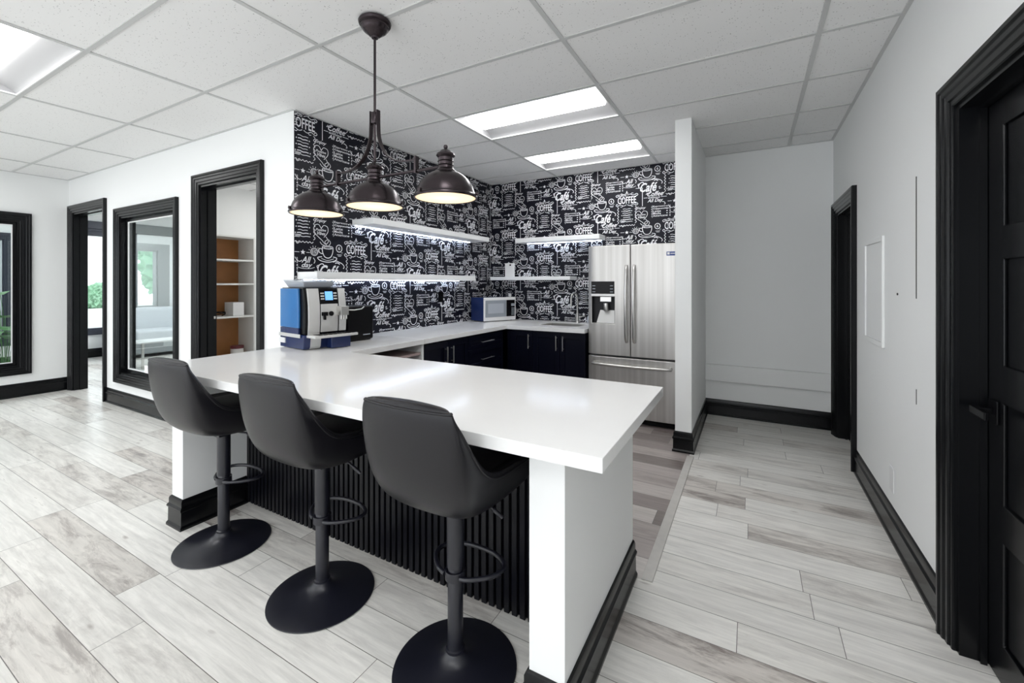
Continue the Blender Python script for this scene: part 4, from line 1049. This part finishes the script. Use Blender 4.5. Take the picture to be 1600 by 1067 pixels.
for k, sx in enumerate((-1, 0, 1)):
    cx_ = sx*.452
    zr = 1.765-CEIL
    outer = [(.0001, .240), (.007, .239), (.010, .233), (.009, .226), (.006, .222), (.012, .218), (.022, .214), (.030, .204), (.040, .199), (.043, .190), (.037, .183), (.034, .180), (.034, .166), (.037, .163), (.034, .160), (.034, .148), (.037, .145), (.034, .142), (.035, .132), (.042, .124), (.048, .120), (.050, .115), (.068, .108), (.090, .094), (.109, .075), (.123, .052), (.132, .026), (.135, .014), (.137, .010), (.144, .006), (.146, .0), (.144, -.006), (.138, -.006)]
    sh_ = MB().lathe(outer+[(.132, .004), (.128, .024), (.119, .050), (.105, .072), (.087, .090), (.060, .102), (.0001, .106)], n=56)
    sh_o = sh_.build('lamp_shade', M['bronze'], parent=pl, smooth=35, loc=(cx_, 0, zr))
    # enamel lining, lens and bulb
    MB().lathe([(.1312, .004), (.1270, .0235), (.1180, .049), (.1040, .071), (.086, .089), (.059, .101), (.0001, .105)], n=56).build('shade_lining', M['shadein'], parent=sh_o, smooth=60)
    MB().lathe([(.0001, -.0005), (.1365, -.0005), (.1365, -.0035), (.0001, -.0035)], n=56).build('glass_diffuser', M['frost'], parent=sh_o, smooth=40)
    for an in (-1.75, .35, 2.45):
        c_ = Vector((.142*cos(an), .142*sin(an), .012)); o_ = Vector((cos(an), sin(an), 0))
        MB().tube([c_, c_+o_*.012], .0085, 12).build('clamp_screw', M['bronze'], parent=sh_o, smooth=40)
    ld_ = bpy.data.lights.new('bulb_light', 'POINT'); ld_.energy = 0.055; ld_.color = (1, .86, .68); ld_.shadow_soft_size = .02
    lo = bpy.data.objects.new('bulb_light', ld_); col.objects.link(lo); lo.parent = sh_o; lo.location = (0, 0, .045)

# ================================================================== seen through the openings
bc = thing('bookcase', 'white recessed bookcase with brown wood back inside the store room', 'bookcase', (-4.85, 2.55, .1))
bo = (-4.85, 2.55, .1); e = .0006
y0, y1, z0, z1 = NI[0]+e, NI[1]-e, NI[2]+e, NI[3]-e
off(MB().box(-5.158, -5.150, y0, y1, z0, z1), *bo).build('back_board', M['wood'], parent=bc)
off(MB().box(-5.1495, -4.845, y0, y0+.016, z0, z1).box(-5.1495, -4.845, y1-.016, y1, z0, z1).box(-5.1495, -4.845, y0+.0165, y1-.0165, z1-.018, z1).box(-5.1495, -4.845, y0+.0165, y1-.0165, z0, z0+.018), *bo).build('frame', M['shelfw'], parent=bc)
for z in (1.63, 1.372, 1.02, .545): off(MB().box(-5.1495, -4.846, y0+.0165, y1-.0165, z-.018, z), *bo).build('shelf', M['shelfw'], parent=bc)
tag(MB().box(-5.07, -4.90, 2.595, 2.71, 1.0206, 1.165).build('cardboard_box', M['plastic_w'], bevel=.002), 'small white box on the bookcase shelf in the store room', 'box')
cb_ = MB(); R = random.Random(2)
pp = [(-4.97+.07*cos(a*.9), 2.46+.075*sin(a*.9+.3), 1.03+.035*abs(sin(a*.55))) for a in range(15)]
Q = []
for i in range(len(pp)-1):
    P = [Vector(pp[max(0, i-1)]), Vector(pp[i]), Vector(pp[i+1]), Vector(pp[min(len(pp)-1, i+2)])]
    for k in range(5):
        u = k/5; Q.append(.5*((2*P[1])+(-P[0]+P[2])*u+(2*P[0]-5*P[1]+4*P[2]-P[3])*u*u+(-P[0]+3*P[1]-3*P[2]+P[3])*u**3))
tag(MB().tube(Q, .005, 8).build('power_cable', M['plastic_b'], smooth=60), 'coiled black power cable on the bookcase shelf beside the small white box', 'cable')
tn = thing('paint_tin', 'small white tin with dark red bands on the low shelf of the bookcase', 'tin', (-4.955, 2.665, .5455))
MB().lathe([(.0001, 0), (.062, 0), (.062, .13), (.0001, .13)], n=28).build('can', M['tin'], parent=tn, smooth=40)
MB().lathe([(.0622, .112), (.064, .112), (.064, .142), (.0001, .144)], n=28).lathe([(.0622, .035), (.0632, .035), (.0632, .048), (.0622, .048)], n=28).build('lid_band', M['tinred'], parent=tn, smooth=40)

# lounge: sofa, coffee table, plants, garden
sf = thing('sofa', 'long pale grey sofa under the lounge window, seen through the inner window', 'sofa', (-10.15, 4.5, 0))
MB().box(-.40, .36, -1.05, 1.05, .06, .30).build('sofa_base', M['sofabase'], parent=sf, bevel=.03)
for y in (-.99, 0.0): MB().box(-.17, .38, y, y+.985, .3005, .50).build('seat_cushion', M['sofa'], parent=sf, bevel=.05, seg=4, smooth=50)
for y in (-.99, 0.0): MB().box(-.40, -.175, y, y+.985, .3005, .90).build('back_cushion', M['sofa'], parent=sf, bevel=.06, seg=4, smooth=50)
for y in (-1.20, 1.055): MB().box(-.40, .38, y, y+.145, .06, .66).build('armrest', M['sofa'], parent=sf, bevel=.04, seg=3, smooth=50)
for x in (-.34, .30):
    for y in (-1.0, 1.0): MB().tube([(x, y, 0), (x, y, .0595)], .02, 8).build('foot', M['plastic_b'], parent=sf)
tb = thing('coffee_table', 'low white table in front of the pale sofa in the lounge', 'table', (-8.75, 3.45, 0))
MB().box(-.25, .25, -.35, .35, .40, .425).build('table_top', M['plastic_w'], parent=tb, bevel=.003)
for x in (-.22, .22):
    for y in (-.31, .31): MB().box(x-.015, x+.015, y-.015, y+.015, 0, .3995).build('leg', M['chrome'], parent=tb)
def potted(loc, h, seed, label, nl=16):
    t = thing('potted_plant', label, 'plant', loc)
    MB().lathe([(.0001, 0), (.12, 0), (.15, .26), (.135, .27), (.13, .24), (.0001, .24)], n=28).build('pot', M['plastic_w'], parent=t, smooth=40)
    R = random.Random(seed); stm = MB(); lf = MB()
    for i in range(nl):
        a = R.random()*2*pi; r = .10+.25*R.random(); z = .45+(h-.45)*R.random()
        tip = Vector((r*cos(a), r*sin(a), z)); mid = Vector((tip.x*.35, tip.y*.35, z*.75))
        stm.tube([(0.02*cos(a), .02*sin(a), .241), mid, tip], .0028, 6)
        d = Vector((cos(a), sin(a), -.15)).normalized(); s_ = Vector((-sin(a), cos(a), 0)); L_ = .22+.14*R.random(); wd = L_*.42
        up = Vector((0, 0, .03))
        v = [tip, tip+d*L_*.35+s_*wd+up, tip+d*L_*.8+s_*wd*.6, tip+d*L_, tip+d*L_*.8-s_*wd*.6, tip+d*L_*.35-s_*wd+up, tip+d*L_*.5]
        lf.add(v, [(0, 1, 6), (1, 2, 6), (2, 3, 6), (3, 4, 6), (4, 5, 6), (5, 0, 6)])
    stm.build('stems', M['leaf'], parent=t); lf.build('leaves', M['leaf'], parent=t)
potted((-8.6, 1.70, 0), 1.35, 5, 'leafy green plant in a white pot behind the far left inner window', 26)
cbn = thing('display_cabinet', 'dark cabinet standing behind the far left inner window', 'cabinet', (-9.6, 1.45, 0))
MB().box(-.20, .20, -.28, .28, 0, 1.95).build('carcass', M['bluedark'], parent=cbn, bevel=.004)
MB().box(.2005, .212, -.27, -.002, .06, 1.93).build('door', M['navy'], parent=cbn); MB().box(.2005, .212, .002, .27, .06, 1.93).build('door', M['navy'], parent=cbn)
def tree(loc, r, h, seed, label):
    t = thing('garden_tree', label, 'tree', loc, 0, 'trees outside the lounge windows')
    MB().tube([(0, 0, 0), (.05, 0, h*.4), (0, .05, h*.75)], [.16, .11, .05], 10).build('trunk', M['bark'], parent=t, smooth=60)
    R = random.Random(seed); bm = bmesh.new()
    for i in range(9):
        a = R.random()*2*pi; rr = r*(.45+.3*R.random())
        c = Vector((r*.55*cos(a)*R.random()*1.4, r*.55*sin(a)*R.random()*1.4, h*(.45+.55*R.random())))
        g = bmesh.ops.create_icosphere(bm, subdivisions=4, radius=rr, matrix=Matrix.Translation(c))
        for v in g['verts']:
            d = (v.co-c).normalized(); v.co = c+d*rr*(.82+.36*R.random())
    me = bpy.data.meshes.new('crown'); bm.to_mesh(me); bm.free(); me.materials.append(M['tree'])
    o = bpy.data.objects.new('crown', me); col.objects.link(o); o.parent = t
for k, (x, y, r, h) in enumerate([(-19.5, 8.7, 1.7, 3.6), (-24.0, 13.2, 2.3, 5.0), (-38.0, 11.2, 1.2, 1.1)]):
    tree((x, y, -.25), r, h, 20+k, ['green leafy tree close outside the lounge window over the sofa', 'larger green tree further back outside the lounge window', 'low green tree far outside the bright lounge window beside the open doorway'][k])
